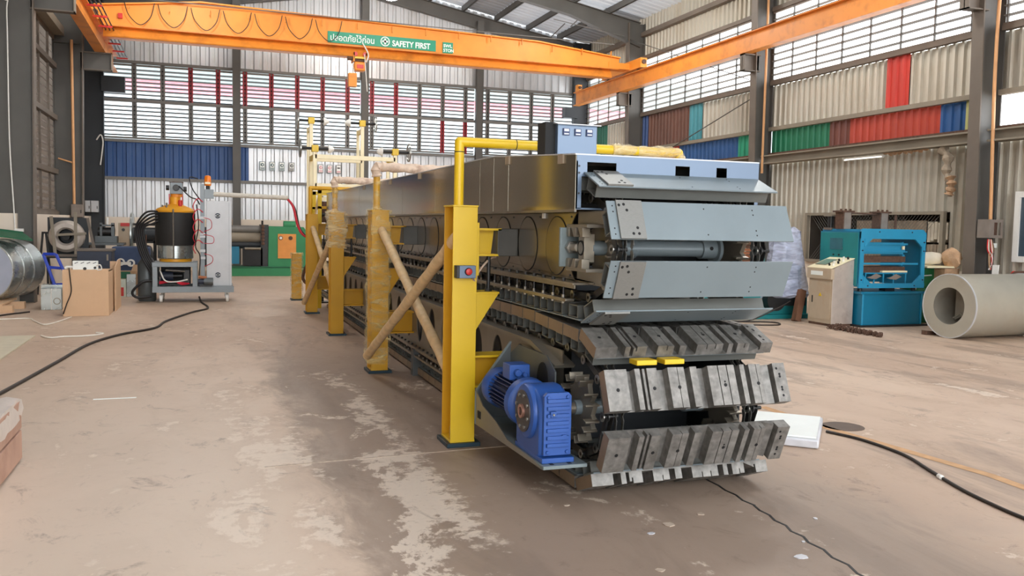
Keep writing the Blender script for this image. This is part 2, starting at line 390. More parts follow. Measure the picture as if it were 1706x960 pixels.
def hcol(x, y, z1, wx, wy, m, name='steel_column', m2=None):
    """H section: flanges face +-x, web in the middle"""
    mb = MB(); t = .02
    mb.box(x - wx / 2, x - wx / 2 + t, y - wy / 2, y + wy / 2, 0, z1, m2 or m); mb.box(x + wx / 2 - t, x + wx / 2, y - wy / 2, y + wy / 2, 0, z1, m)
    mb.box(x - wx / 2, x + wx / 2, y - wy / 2 + .01, y - wy / 2 + .03, 0, z1, m)
    mb.box(x - wx / 2 - .05, x + wx / 2 + .05, y - wy / 2 - .05, y + wy / 2 + .05, 0, .02, m)
    o = mb.build(name, smooth=False); return o
for x in bcols[1:4]:
    o = hcol(x, YB - .22, roof_z(x) - .4, .24, .2, steel_col, 'trim_%d' % (bcols.index(x))); o['kind'] = 'structure'

# right wall
CY = [-8.3, -1.6, 5.05, 11.75, 18.3, 25.05]
mb = MB(); mb.box(XR + .0, XR + .15, -9, YB, 0, .92, dado); wr = mb.build('wall_right', smooth=False); wr['kind'] = 'structure'
mb = MB()
for a, b, z0, z1 in ((-9, 12.7, .92, 3.25), (12.7, 16.7, 2.02, 3.25), (16.7, YB, .92, 3.25)): corr(mb, 'y', a, b, z0, z1, XR + .08, sheet_cream, .19, .05, -1)
mb.build('ribbed_sheet', wr, smooth=False)
mb = MB(); corr(mb, 'y', -9, YB, 4.12, 5.14, XR + .06, sheet_cream, .2, .05, -1); corr(mb, 'y', -9, YB, 6.98, 9.0, XR + .06, sheet_cream, .2, .05, -1); mb.build('ribbed_sheet', wr, smooth=False)
def csheet(a, b, z0, z1, rgb, nm, dx=0.):
    m = mat(nm, rgb, .5, .05, var=.08, scale=2, dirt=tuple(int(q * .82) for q in rgb), dscale=2.5, damt=.4, stretch=(1, 1, .4))
    mb = MB(); corr(mb, 'y', a, b, z0, z1, XR + .02 + dx, m, .2, .035, -1); mb.build('colored_sheet', wr, smooth=False, label=nm.replace('_', ' '))
csheet(13.8, 14.42, 4.12, 5.14, (206, 58, 44), 'red_sheet', -.02)
for a, b, c, nm in ((12.0, 12.38, (190, 190, 120), 'yellow_green_sheet'), (12.38, 12.98, (36, 84, 140), 'navy_blue_sheet'), (12.98, 15.45, (184, 66, 46), 'brick_red_sheet'), (15.45, 16.1, (112, 62, 50), 'brown_sheet'), (16.1, 18.2, (24, 118, 82), 'green_sheet'),
                   (18.4, 19.6, (50, 160, 124), 'mint_sheet'), (19.6, 22.6, (40, 86, 142), 'blue_wall_sheet'), (22.6, 25, (196, 52, 44), 'bright_red_sheet'), (25.2, 27.4, (60, 120, 90), 'dull_green_sheet'), (27.4, 29.2, (130, 60, 50), 'dark_red_sheet')):
    csheet(a, b, 3.48, 4.04, c, nm)
for a, b, c, nm in ((21.4, 22.1, (74, 148, 160), 'light_teal_sheet'), (22.1, 24.5, (108, 72, 58), 'chocolate_sheet'), (24.5, 25, (54, 80, 130), 'slate_blue_sheet'), (27.5, 28.3, (44, 116, 96), 'sea_green_sheet'), (28.3, 29.2, (120, 52, 48), 'maroon_sheet')):
    csheet(a, b, 4.12, 5.14, c, nm, -.02)
mb = MB()
for j in range(6):
    a = CY[j] + .13; b = (CY[j + 1] if j < 5 else YB) - .13
    mb.box(12.78, 13.08, a, b, 3.22, 3.25, beige_beam); mb.box(12.78, 13.08, a, b, 3.4, 3.43, beige_beam); mb.box(12.9, 12.92, a, b, 3.22, 3.43, beige_beam)
    mb.box(13.0, 13.1, a, b, 3.43, 3.5, rust)  # dark strip painted in for the shadow gap above the beam
    mb.box(12.98, 13.1, a, b, 4.03, 4.12, beige_beam)
    mb.box(12.98, 13.1, a, b, 5.13, 5.22, steel_brown); mb.box(12.96, 13.1, a, b, 6.9, 7.0, steel_brown)
    mb.box(12.94, 13.1, a, b, 7.62, 7.75, steel_brown)
mb.build('girt', wr, smooth=False)
for j in range(6):
    a = CY[j] + .13; b = (CY[j + 1] if j < 5 else YB) - .13
    mb = MB(); mb.box(13.0, 13.06, a, b, 5.22, 5.26, steel_brown); mb.box(13.0, 13.06, a, b, 6.86, 6.9, steel_brown)
    wo = mb.build(win_root(), smooth=False, kind='structure')
    mb = MB(); z = 5.38
    while z < 6.85:
        mb.prism([(13.0, z + .018), (13.08, z - .004), (13.08, z - .014), (13.0, z + .006)], 'y', a, b, girt_grey); z += .165
    mb.build('louvre_blades', wo, smooth=False)
    mb = MB(); y = a + .4
    while y < b: mb.box(12.99, 13.03, y - .012, y + .012, 5.24, 6.88, steel_col); y += .85
    mb.build('mullion', wo, smooth=False)
mb = MB(); mb.bar((12.6, 18.6, 6.02), (12.6, 24.8, 6.02), .12, .2, steel_col); o = mb.build('trim_9', smooth=False, kind='structure')

def tapered_column(x_wall, x_in, x_in_top, y, top, mweb, mfl, name, wy=.24):
    """built-up I column, web across the hall, inner flange leaning with height"""
    mb = MB(); t = .025
    mb.box(x_wall - t / 2, x_wall + t / 2, y - wy / 2, y + wy / 2, 0, top, mweb)
    d = 1 if x_in > x_wall else -1
    mb.prism([(x_wall, 0), (x_in, 0), (x_in_top, top), (x_wall, top)], 'y', y - .01, y + .01, mweb)
    mb.prism([(x_in, 0), (x_in + d * t, 0), (x_in_top + d * t, top), (x_in_top, top)], 'y', y - wy / 2, y + wy / 2, mfl)
    z = 6.05
    mb.box(min(x_wall, x_in), max(x_wall, x_in), y - wy / 2 + .01, y + wy / 2 - .01, z - .02, z, mweb)
    return mb
for i, y in enumerate(CY):
    mb = tapered_column(13.08, XI, 12.55, y, roof_z(12.6) - .3, steel_col, steel_brown, '')
    mb.box(12.25, 12.72, y - .1, y + .1, 5.45, 5.47, steel_brown); mb.box(12.25, 12.72, y - .1, y + .1, 5.83, 5.86, steel_brown)
    mb.box(12.25, 12.27, y - .1, y + .1, 5.45, 5.86, steel_brown); mb.box(12.25, 12.72, y - .01, y + .01, 5.45, 5.86, steel_brown)
    mb.build('trim_%d' % (10 + i), smooth=False, kind='structure')
mb = tapered_column(13.08, 12.55, 12.5, YB - .15, 8.2, steel_dark, steel_dark, ''); mb.box(12.1, 12.6, YB - .35, YB - .05, 5.5, 5.86, steel_dark); mb.build('trim_18', smooth=False, kind='structure')

# left wall, set further out in the near bay
LY = [18.3, 25.05]
mb = MB(); mb.box(XL - .2, -3.3, 18.15, YB, 0, 1.66, dado); mb.box(-4.8, -4.6, -9, 18.15, 0, 1.66, dado); wl = mb.build('wall_left', smooth=False); wl['kind'] = 'structure'
mb = MB(); corr(mb, 'y', 18.2, YB, 6.6, 9.0, XL - .1, sheet_cream, .2, .035, 1); corr(mb, 'y', -9, 18.2, 6.3, 9., -4.65, sheet_cream, .2); mb.build('ribbed_sheet', wl, smooth=False)
mb = MB()
for a, b, xx in ((18.42, 24.93, XL), (25.17, YB, XL), (-9, 18.1, -4.65)):
    for z in (1.70, 2.76, 4.12, 5.42): mb.box(xx - .02, xx + .1, a, b, z - .06, z + .06, steel_brown)
    mb.box(xx, xx + .28, a, b, 6.2, 6.4, beige_beam)
mb.build('girt', wl, smooth=False)
for a, b, xx in ((18.42, 24.93, XL), (25.17, YB - .1, XL), (-9, 18.1, -4.65)):
    mb = MB(); mb.box(xx, xx + .05, a, b, 1.76, 1.80, steel_brown); mb.box(xx, xx + .05, a, b, 6.1, 6.2, steel_brown)
    wo = mb.build(win_root(), smooth=False, kind='structure')
    mb = MB(); z = 1.86
    while z < 6.1:
        mb.prism([(xx, z - .03), (xx - .07, z + .05), (xx - .065, z + .056), (xx + .005, z - .024)], 'y', a, b, fan_grey); z += .17
    mb.build('louvre_blades', wo, smooth=False)
    mb = MB(); y = a + .6
    while y < b: mb.box(xx - .0, xx + .05, y - .03, y + .03, 1.8, 6.1, steel_brown); y += 1.25
    mb.build('mullion', wo, smooth=False)
for i, y in enumerate(LY):
    mb = tapered_column(XL, XLI, -2.95, y, roof_z(-3.3) - .3, steel_dark if i == 9 else steel_col, steel_brown, '')
    mb.box(-3.02, -2.28, y - .1, y + .1, 5.40, 5.42, steel_brown); mb.box(-3.02, -2.28, y - .1, y + .1, 5.83, 5.86, steel_brown); mb.box(-2.3, -2.28, y - .1, y + .1, 5.4, 5.86, beige_beam); mb.box(-3.02, -2.28, y - .01, y + .01, 5.4, 5.86, steel_col)
    mb.build('trim_%d' % (20 + i), smooth=False, kind='structure')
mb = tapered_column(XL, -2.95, -2.9, YB - .15, 8.2, steel_dark, steel_dark, ''); mb.box(-2.95, -2.3, YB - .35, YB - .05, 5.4, 5.86, steel_dark); mb.build('trim_22', smooth=False, kind='structure')

# roof: ribbed sheets, some rows translucent, on purlins and rafters
mb = MB(); pur = [XL - .3]
xs = []
x = RIDGE_X
while x < XR + .4: xs.append(x); x += 1.18
xs2 = [2 * RIDGE_X - q for q in xs[1:]][::-1] + xs
def roof_strip(mb, x0, x1, y0, y1, m):
    pts = []; a = y0; P_ = .3
    while a < y1 - 1e-6:
        for fx, d in ((0, 0), (.5, 0), (.62, .035), (.9, .035)):
            if a + fx * P_ < y1: pts.append((a + fx * P_, d))
        a += P_
    pts.append((y1, 0)); vs = []
    for q, d in pts:
        for xx in (x0, x1): vs.append((xx, q, roof_z(xx) + d))
    mb.add(vs, [(2 * i, 2 * i + 2, 2 * i + 3, 2 * i + 1) for i in range(len(pts) - 1)], m)
ends = [-4.9] + xs2[1:-1] + [XR + .5]
seg = [-9, -5.5, -2, 1.8, 5.2, 8.5, 11.9, 15.2, 18.3, 21.6, 25.05, YB + .1]
for i in range(len(ends) - 1):
    for j in range(len(seg) - 1):
        clear = (j % 2 == 1 and i % 4 in (1, 2)) or (j % 2 == 0 and i % 4 == 3) or (j == 9 and i % 2 == 0) or (j == 10 and i in (12, 14, 9))
        roof_strip(mb, ends[i], ends[i + 1], seg[j], seg[j + 1], (roof_clear if j < 6 else roof_semi) if clear else roof_sheet)
ce = mb.build('ceiling', smooth=False); ce['kind'] = 'structure'
mb = MB()
for x in ends:
    z = roof_z(x) - .02
    mb.box(x - .03, x + .03, -9, YB, z - .2, z - .19, steel_col); mb.box(x - .03, x - .02, -9, YB, z - .2, z, steel_col); mb.box(x - .03, x + .03, -9, YB, z - .01, z, steel_col)
mb.build('purlin', ce, smooth=False)
for y in CY + [YB - .05]:
    mb = MB()
    for s_ in (-1, 1):
        xe = 12.95 if s_ > 0 else -3.5
        def zz(x): return roof_z(x) - .22
        dpt = .38
        mb.prism([(RIDGE_X, zz(RIDGE_X)), (xe, zz(xe)), (xe, zz(xe) - dpt - .35), (xe - s_ * 2.4, zz(xe - s_ * 2.4) - dpt), (RIDGE_X, zz(RIDGE_X) - dpt)], 'y', y - .014, y + .014, steel_col)
        mb.prism([(RIDGE_X, zz(RIDGE_X) - dpt), (RIDGE_X, zz(RIDGE_X) - dpt - .025), (xe - s_ * 2.4, zz(xe - s_ * 2.4) - dpt - .025), (xe, zz(xe) - dpt - .375), (xe, zz(xe) - dpt - .35), (xe - s_ * 2.4, zz(xe - s_ * 2.4) - dpt)], 'y', y - .11, y + .11, steel_col)
        mb.prism([(RIDGE_X, zz(RIDGE_X)), (xe, zz(xe)), (xe, zz(xe) + .02), (RIDGE_X, zz(RIDGE_X) + .02)], 'y', y - .11, y + .11, steel_col)
    mb.build('rafter', ce, smooth=False)
mb = MB()
for a, b in (((12.5, 18.5, 8.0), (6.5, 25.0, 9.0)), ((12.4, 25.0, 7.6), (10, 25.0, 7.9))): mb.cyl(a, b, .012, girt_grey, 6)
mb.cyl((12.6, 25.1, 7.55), (12.6, 18.5, 5.3), .012, steel_col, 6); mb.cyl((12.95, 24.9, 3.5), (12.95, 18.5, 5.0), .014, steel_col, 6)
for y in (26.5, 28.2): mb.cyl((11.2, y, 8.1), (11.2, y - 1.2, 8.3), .02, girt_grey, 6)
mb.build('brace_rod', ce)
# what stands outside the louvres
def outside(x0, x1, y0, y1, z0, z1, rgb, nm, parent=None):
    mb = MB(); mb.box(x0, x1, y0, y1, z0, z1, mat(nm, rgb, .7, var=.04)); return mb.build('facade' if parent else 'neighbouring_building', parent, smooth=False)
nb = outside(-14, 36, 42, 46, 0, 7.25, (176, 188, 192), 'outside_white'); tag(nb, 'pale neighbouring building seen through the back louvres', 'building')
mb = MB(); mb.box(-14, 36, 41.9, 46, 7.25, 7.75, mat('outside_pink', (190, 116, 124), .7)); mb.build('fascia', nb, smooth=False, label='pink fascia')
mb = MB(); mb.box(-14, 36, 41.8, 46, 7.75, 9.3, mat('outside_grey_green', (118, 128, 126), .7)); mb.build('roof', nb, smooth=False, label='grey green roof')
mb = MB(); mb.box(-6.6, -6.2, -9, 34, 0, 9.5, mat('outside_brown', (136, 116, 98), .8, var=.3, scale=1.)); mb.box(-6.7, -4.7, -9, 34, 9.0, 9.1, steel_brown); mb.box(-6.6, -4.7, 33.9, 34, 0, 9, steel_brown)  # roof across the gap added to darken the left louvres
for y in range(4, 32, 3): mb.box(-6.2, -6.0, y, y + .25, 0, 9, steel_dark)
nb2 = mb.build('neighbouring_shed', smooth=False); tag(nb2, 'brown shed wall seen through the left louvres, with an added roof darkening the gap', 'shed')
# store behind the mesh opening in the right wall
mb = MB(); mb.box(13.2, 16, 12.5, 12.6, 0, 3, steel_brown); mb.box(13.2, 16, 17, 17.1, 0, 3, steel_brown); mb.box(16, 16.1, 12.5, 17.1, 0, 3, steel_brown); mb.box(13.2, 16.1, 12.5, 17.1, 3, 3.1, steel_brown); mb.box(13.2, 16.1, 12.5, 17.1, .005, .05, steel_brown)
mb.build('store_lining', wr, smooth=False)
mb = MB()
for a, b, c, d in ((12.7, 16.7, .92, .98), (12.7, 16.7, 1.97, 2.03), (12.7, 12.78, .98, 1.97), (16.62, 16.7, .98, 1.97), (15.35, 15.42, .98, 1.97)): mb.box(13.02, 13.1, a, b, c, d, beige_beam)
wo = mb.build(win_root(), smooth=False, kind='structure')
mb = MB(); k = -1.0
while k < 4.0:
    for sg in (1, -1):
        pts = []
        y0 = 12.8 + k; 
        p = [(y0, .98), (y0 + .99, 1.97)] if sg > 0 else [(y0 + .99, .98), (y0, 1.97)]
        (ya, za), (yb, zb) = p
        lo, hi = 12.8, 16.6
        if min(ya, yb) < lo or max(ya, yb) > hi: continue
        mb.bar((13.07 + .004 * sg, ya, za), (13.07 + .004 * sg, yb, zb), .005, .005, girt_grey)
    k += .085
mb.build('wire_mesh', wo, smooth=False)
mb = MB(); mb.box(13.03, 13.12, 9.3, 11.2, 1.15, 1.25, clear_white); mb.box(13.03, 13.12, 9.3, 11.2, 2.25, 2.35, clear_white); mb.box(13.03, 13.12, 11.1, 11.2, 1.25, 2.25, clear_white); mb.box(13.03, 13.12, 9.3, 9.4, 1.25, 2.25, clear_white)
wo = mb.build(win_root(), smooth=False, kind='structure')
mb = MB(); mb.box(13.06, 13.08, 9.4, 11.1, 1.25, 2.25, mat('dark_glass', (70, 84, 96), .08, var=.02)); mb.build('pane', wo, smooth=False)
mb = MB()
for pts in ([(3.03, 4.9), (3.0, 4.2), (2.93, 3.6), (2.86, 2.9), (2.8, 2.)],):
    for i in range(len(pts) - 1):
        a, b = pts[i], pts[i + 1]; n_ = 7
        for k in range(n_):
            p = [a[0] + (b[0] - a[0]) * k / n_ + .012 * math.sin(9 * i + 3 * k), a[1] + (b[1] - a[1]) * k / n_]; q = [a[0] + (b[0] - a[0]) * (k + 1) / n_ + .012 * math.sin(9 * i + 3 * (k + 1)), a[1] + (b[1] - a[1]) * (k + 1) / n_]
            mb.bar((*p, .0005), (*q, .0005), .014, .003, rubber)
mb.build('crack', fl, smooth=False)
jt = mat('joint_pale', (186, 168, 150), .8, var=.2, scale=30)
mb = MB(); mb.bar((.35, 5.77, 0), (3.9, 5.99, 0), .018, .004, jt); mb.build('joint', fl, smooth=False)
yl = mat('faded_floor_yellow', (196, 154, 112), .8, var=.12, scale=12)
mb = MB(); P_ = [(4.7, 6.6), (4.72, 5.7), (4.8, 4.9), (4.86, 4.3), (4.8, 3.6), (4.7, 2.8)]
vs = []
for i, (x, y) in enumerate(P_): vs += [(x + .02, y, .002), (x + .11, y, .002)]
mb.add(vs, [(2 * i, 2 * i + 1, 2 * i + 3, 2 * i + 2) for i in range(len(P_) - 1)], yl); mb.build('floor_line', fl, smooth=False, label='faded yellow line')
mb = MB(); mb.lathe((4.95, 5.75, 0), (0, 0, 1), [(.17, 0), (.17, .002)], mat('oil_stain', (88, 68, 54), .4, var=.15), 20); o = mb.build('oil_stain', fl, smooth=False)

# ------------------------------------------------------------------ overhead crane
def ibeam_y(mb, x, y0, y1, z0, z1, wd, m, t=.02):
    mb.box(x - wd / 2, x + wd / 2, y0, y1, z0, z0 + t, m); mb.box(x - wd / 2, x + wd / 2, y0, y1, z1 - t, z1, m); mb.box(x - .008, x + .008, y0, y1, z0 + t, z1 - t, m)
t = thing('crane_runway_beam', 'orange crane runway beam along the right wall on column brackets', 'beam', (12.32, -8, 5.86))
mb = MB(); ibeam_y(mb, 12.32, -8, 28.5, 5.86, 6.32, .24, orange2); mb.build('beam', t, smooth=False)
mb = MB(); mb.box(12.29, 12.35, -8, 28.5, 6.32, 6.37, rust); mb.build('rail', t, smooth=False)
mb = MB(); mb.box(12.24, 12.4, 28.2, 28.4, 6.32, 6.56, orange); mb.cyl((12.32, 28.19, 6.46), (12.32, 28.14, 6.46), .05, rust, 12); mb.build('end_stop', t)
t = thing('crane_runway_beam', 'orange crane runway beam high along the left wall', 'beam', (-2.55, -8, 5.86))
mb = MB(); ibeam_y(mb, -2.55, -8, 28.2, 5.86, 6.34, .26, orange2); mb.build('beam', t, smooth=False)
mb = MB(); mb.box(-2.52, -2.46, -8, 28.2, 6.34, 6.39, rust); mb.build('rail', t, smooth=False)
mb = MB()
y = 8
while y < 28: mb.box(-2.42, -2.12, y, y + .05, 6.2, 6.24, red_paint); y += 1.1
mb.build('bracket', t, smooth=False, label='red power rail brackets')
mb = MB()
for i in range(3): mb.cyl((-2.34 + .09 * i, 7.5, 6.3), (-2.34 + .09 * i, 28, 6.3), .018, steel_dark, 6)
mb.build('power_rail', t)
t = thing('bridge_crane', 'orange overhead bridge crane girder spanning the hall', 'crane', (4.6, 24.3, 6.15))
mb = MB(); xs_ = [-2.6, -.1, 9.2, 11.85]
top = [6.86, 7.16, 6.98, 6.72]; bot = [6.42, 6.42, 6.38, 6.4]
pts = list(zip(xs_, top)) + list(zip(xs_[::-1], bot[::-1]))
mb.prism(pts, 'y', 24.2, 24.5, orange); mb.build('box_girder', t, smooth=False, bevel=.006)
mb = MB()
fp = [(x, z) for x, z in zip(xs_, top)]; mb.prism([(x, z + .035) for x, z in fp] + [(x, z) for x, z in fp[::-1]], 'y', 24.1, 24.6, orange); mb.build('top_flange', t, smooth=False)
mb = MB(); mb.box(-2.4, 11.6, 24.33, 24.36, 6.15, 6.42, orange); mb.box(-2.4, 11.6, 24.2, 24.5, 6.13, 6.16, orange); mb.box(-2.4, 11.6, 24.12, 24.56, 6.39, 6.42, orange2)
mb.prism([(24.13, 6.16), (24.15, 6.13), (24.34, 6.39), (24.33, 6.41)], 'x', -2.4, 11.6, orange2); mb.build('trolley_beam', t, smooth=False)
for x, sgn in ((-2.5, -1), (12.32, 1)):
    mb = MB(); mb.box(x - .11, x + .11, 23.5, 26.2, 6.39 if sgn > 0 else 6.4, 6.68, orange); o = mb.build('end_truck', t, smooth=False, bevel=.01)
    mb = MB(); mb.cyl((x, 23.5, 6.56), (x, 23.46, 6.56), .07, rust, 14); mb.build('buffer', o)
    mb = MB()
    for yy in (23.8, 25.9): mb.cyl((x - .05, yy, 6.45), (x + .05, yy, 6.45), .09, steel_dark, 14)
    mb.build('wheel', o)
mb = MB(); mb.box(11.5, 12.2, 24.18, 24.62, 6.42, 6.6, orange); mb.build('corner_plate', t, smooth=False)
mb = MB(); x = -1.8
while x < 11.6:
    mb = MB(); mb.box(x, x + .02, 24.05, 24.1, 6.72 if x > 9.3 else 6.85, 7.02 if 0 < x < 9.2 else 6.9, orange2); mb.build('bracket', t, smooth=False); x += .95
for k in range(7):
    x0 = -1.9 + .78 * k; mb = MB()
    mb.tube([(x0, 24.05, 7.0), (x0 + .1, 24.05, 6.68), (x0 + .36, 24.05, 6.46), (x0 + .6, 24.05, 6.66), (x0 + .7, 24.05, 7.02)], .011, rubber, 5); mb.build('festoon_cable', t)
mb = MB(); mb.cyl((-2.3, 24.04, 7.1), (11.6, 24.04, 7.1), .014, girt_grey, 6); mb.build('festoon_wire', t)
mb = MB(); mb.box(-2.05, -1.95, 24.12, 24.2, 6.6, 6.72, red_paint); mb.build('limit_switch', t)
# banner and load plate: separate signs fixed on the girder
def text_mesh(txt, size, m, mw, parent, nm='lettering', ext=.002, off=0., squeeze=1.):
    cu = bpy.data.curves.new('t', 'FONT'); cu.body = txt; cu.size = size; cu.extrude = ext; cu.offset = off; cu.align_x = 'LEFT'
    o = bpy.data.objects.new('t', cu); COL.objects.link(o); bpy.context.view_layer.update()
    me = bpy.data.meshes.new_from_object(o.evaluated_get(bpy.context.evaluated_depsgraph_get())); bpy.data.objects.remove(o)
    me.materials.clear(); me.materials.append(m); me.transform(Matrix.Diagonal((squeeze, 1, 1, 1)))
    q = bpy.data.objects.new(nm, me); COL.objects.link(q)
    if parent: q.parent = parent; q.matrix_parent_inverse = Matrix()
    q.matrix_local = mw; return q
t = thing('safety_banner', 'green safety first banner on the crane girder', 'sign', (3.12, 24.18, 6.42))
mb = MB(); mb.prism([(3.12, 6.46), (6.12, 6.46), (6.12, 6.76), (3.12, 6.76)], 'y', 24.17, 24.19, sign_green); mb.build('board', t, smooth=False)
FR = Matrix.Rotation(PI / 2, 4, 'X')
text_mesh('\u0e1b\u0e25\u0e2d\u0e14\u0e20\u0e31\u0e22\u0e44\u0e27\u0e49\u0e01\u0e48\u0e2d\u0e19', .23, sign_white, Matrix.Translation((.06, -.013, .1)) @ FR, t, off=.002, squeeze=.86)
text_mesh('SAFETY FIRST', .215, sign_white, Matrix.Translation((1.76, -.013, .09)) @ FR, t, off=.006, squeeze=.84)
mb = MB(); mb.hollow((4.68, 24.165, 6.61), (4.68, 24.155, 6.61), .13, .105, sign_white, 24); mb.box(4.655, 4.705, 24.155, 24.166, 6.53, 6.69, sign_white); mb.box(4.60, 4.76, 24.155, 24.166, 6.585, 6.635, sign_white); mb.build('cross_emblem', t)
t = thing('load_plate', 'small green SWL 5 TON plate right of the safety banner', 'sign', (6.32, 24.18, 6.46))
mb = MB(); mb.box(6.32, 6.62, 24.17, 24.19, 6.44, 6.74, sign_green); mb.build('board', t, smooth=False)
text_mesh('SWL', .12, sign_white, Matrix.Translation((.02, -.013, .14)) @ FR, t, off=.003, squeeze=1.05)
text_mesh('5TON', .12, sign_white, Matrix.Translation((.015, -.013, .015)) @ FR, t, off=.003, squeeze=.95)
# chain hoist
t = thing('chain_hoist', 'orange electric chain hoist hanging below the crane girder', 'hoist', (3.97, 24.3, 6.13))
mb = MB(); mb.box(3.82, 4.16, 24.1, 24.5, 6.08, 6.13, yellow); mb.box(3.8, 3.84, 24.1, 24.5, 6.0, 6.24, orange); mb.box(4.14, 4.18, 24.1, 24.5, 6.0, 6.24, orange)
for xx in (3.86, 4.12):
    mb.cyl((xx, 24.1, 6.2), (xx, 24.16, 6.2), .06, red_paint, 12)
mb.build('trolley', t)
mb = MB(); mb.box(3.84, 4.14, 24.12, 24.42, 5.76, 6.0, orange); mb.build('body', t, bevel=.03)
mb = MB(); mb.cyl((3.84, 24.2, 6.04), (4.16, 24.2, 6.04), .06, rust, 12); mb.cyl((3.66, 24.22, 6.1), (3.8, 24.22, 6.1), .07, rust, 12); mb.box(3.9, 4.08, 24.1, 24.12, 5.82, 5.92, red_paint); mb.build('motor', t)
mb = MB(); mb.box(3.68, 3.9, 24.1, 24.3, 5.32, 5.68, orange); mb.box(3.68, 3.9, 24.095, 24.1, 5.56, 5.66, orange2); mb.build('chain_bag', t, bevel=.02)
mb = MB(); mb.cyl((3.8, 24.2, 5.68), (3.88, 24.2, 5.9), .02, clear_white, 8); mb.cyl((4.1, 24.08, 6.2), (4.18, 24.08, 5.2), .012, clear_white, 8); mb.tube([(4.05, 24.1, 6.5), (4.2, 24.05, 6.2), (4.15, 24.1, 6.0)], .018, clear_white, 6); mb.build('control_cable', t)
glow = emit('lamp_glow', (255, 255, 250), 30)
for lx, ly, lab in ((5.0, 25.0, 'bright high bay lamp over the crane, at the top of the view'), (5.0, 18.5, 'added unseen fill lamp on the ridge line nearer than the crane'), (-.4, 21.0, 'added unseen fill lamp over the foaming machine'), (9.8, 21.0, 'added unseen fill lamp over the right side of the hall before the crane'), (-.4, 12.5, 'added unseen fill lamp over the left walkway'), (9.8, 12.5, 'added unseen fill lamp over the blue press'), (5.0, 8.0, 'nearest added unseen fill lamp, above the conveyor')):  # first lamp is in view; the other six are added for brightness
    t = thing('high_bay_lamp', lab, 'lamp', (lx, ly, 8.1), 'high bay lamps along the roof')
    mb = MB(); mb.lathe((lx, ly, 8.0), (0, 0, 1), [(.2, 0), (.21, .02), (.13, .14), (.06, .2), (.05, .32)], galv, 20); mb.cyl((lx, ly, 8.3), (lx, ly, roof_z(lx) - .1), .01, steel_dark, 6); mb.build('lamp_shade', t)
    mb = MB(); mb.lathe((lx, ly, 7.96), (0, 0, 1), [(.1, 0), (.17, .03), (.17, .05)], glow, 20); mb.build('bulb', t)
    ld = bpy.data.lights.new('bulb_light', 'POINT'); ld.energy = 130; ld.shadow_soft_size = .3; ld.color = (1, .97, .92)
    lo_ = bpy.data.objects.new('bulb_light', ld); COL.objects.link(lo_); lo_.parent = t; lo_.location = (0, 0, -.5)
def tube_light(x, y0, y1, z, lab):
    t = thing('tube_light', lab, 'lamp', (x, y0, z))
    mb = MB(); mb.box(x, x + .03, y0, y1, z - .02, z + .02, clear_white); mb.box(x - .03, x + .01, y0, y0 + .05, z - .04, z + .02, clear_white); mb.box(x - .03, x + .01, y1 - .05, y1, z - .04, z + .02, clear_white); mb.build('fixture', t)
    mb = MB(); mb.cyl((x - .03, y0 + .03, z - .02), (x - .03, y1 - .03, z - .02), .014, emit('tube_glow' + str(int(y0)), (255, 252, 244), .6), 10); mb.build('tube', t)
tube_light(12.97, 14.25, 15.4, 3.17, 'white tube light under the right wall beam')

# ------------------------------------------------------------------ the double belt line
ZU = 1.478; YU = 4.77; ZL = .508; YLc = 4.78; PIT = .245
YEND = 16.9
# slats: local frame x across, z outward from the belt, y along the belt
def slat_holes(mb, pts, z, m, rad=.006):
    for x, y in pts: mb.cyl((x, y, z - .003), (x, y, z + .0012), rad, m, 8)
up = thing('upper_belt_conveyor', 'upper slat conveyor with flat blue grey plates over the lower one', 'conveyor', (2.7, 4.77, 1.478))
W = 1.2; XS = 2.10
def upper_slat():
    mb = MB(); mb.box(0, W, -.115, .115, -.009, 0, slat_paint)
    slat_holes(mb, [(.03, -.085), (.03, -.05), (.035, .05), (.035, .085), (.62, -.08), (.62, .08), (.95, -.08), (.95, -.05), (.95, .05), (.95, .08)], 0, black, .005)
    return mb
def chain_bracket(x, zt, zb):
    """bent U bracket that carries the slat on the chain link"""
    mb = MB(); mb.box(x, x + .05, -.05, .05, zt - .004, zt, bolt_steel)
    for q in (0, .045):
        mb.prism([(-.05, zt), (.05, zt), (.05, zt - .02), (.10, (zt + zb) / 2), (.12, zb), (.10, zb - .012), (.07, zb + .012), (.0, zt - .03), (-.07, zb + .012), (-.10, zb - .012), (-.12, zb), (-.10, (zt + zb) / 2), (-.05, zt - .02)], 'x', x + q, x + q + .005, bolt_steel)
    return mb
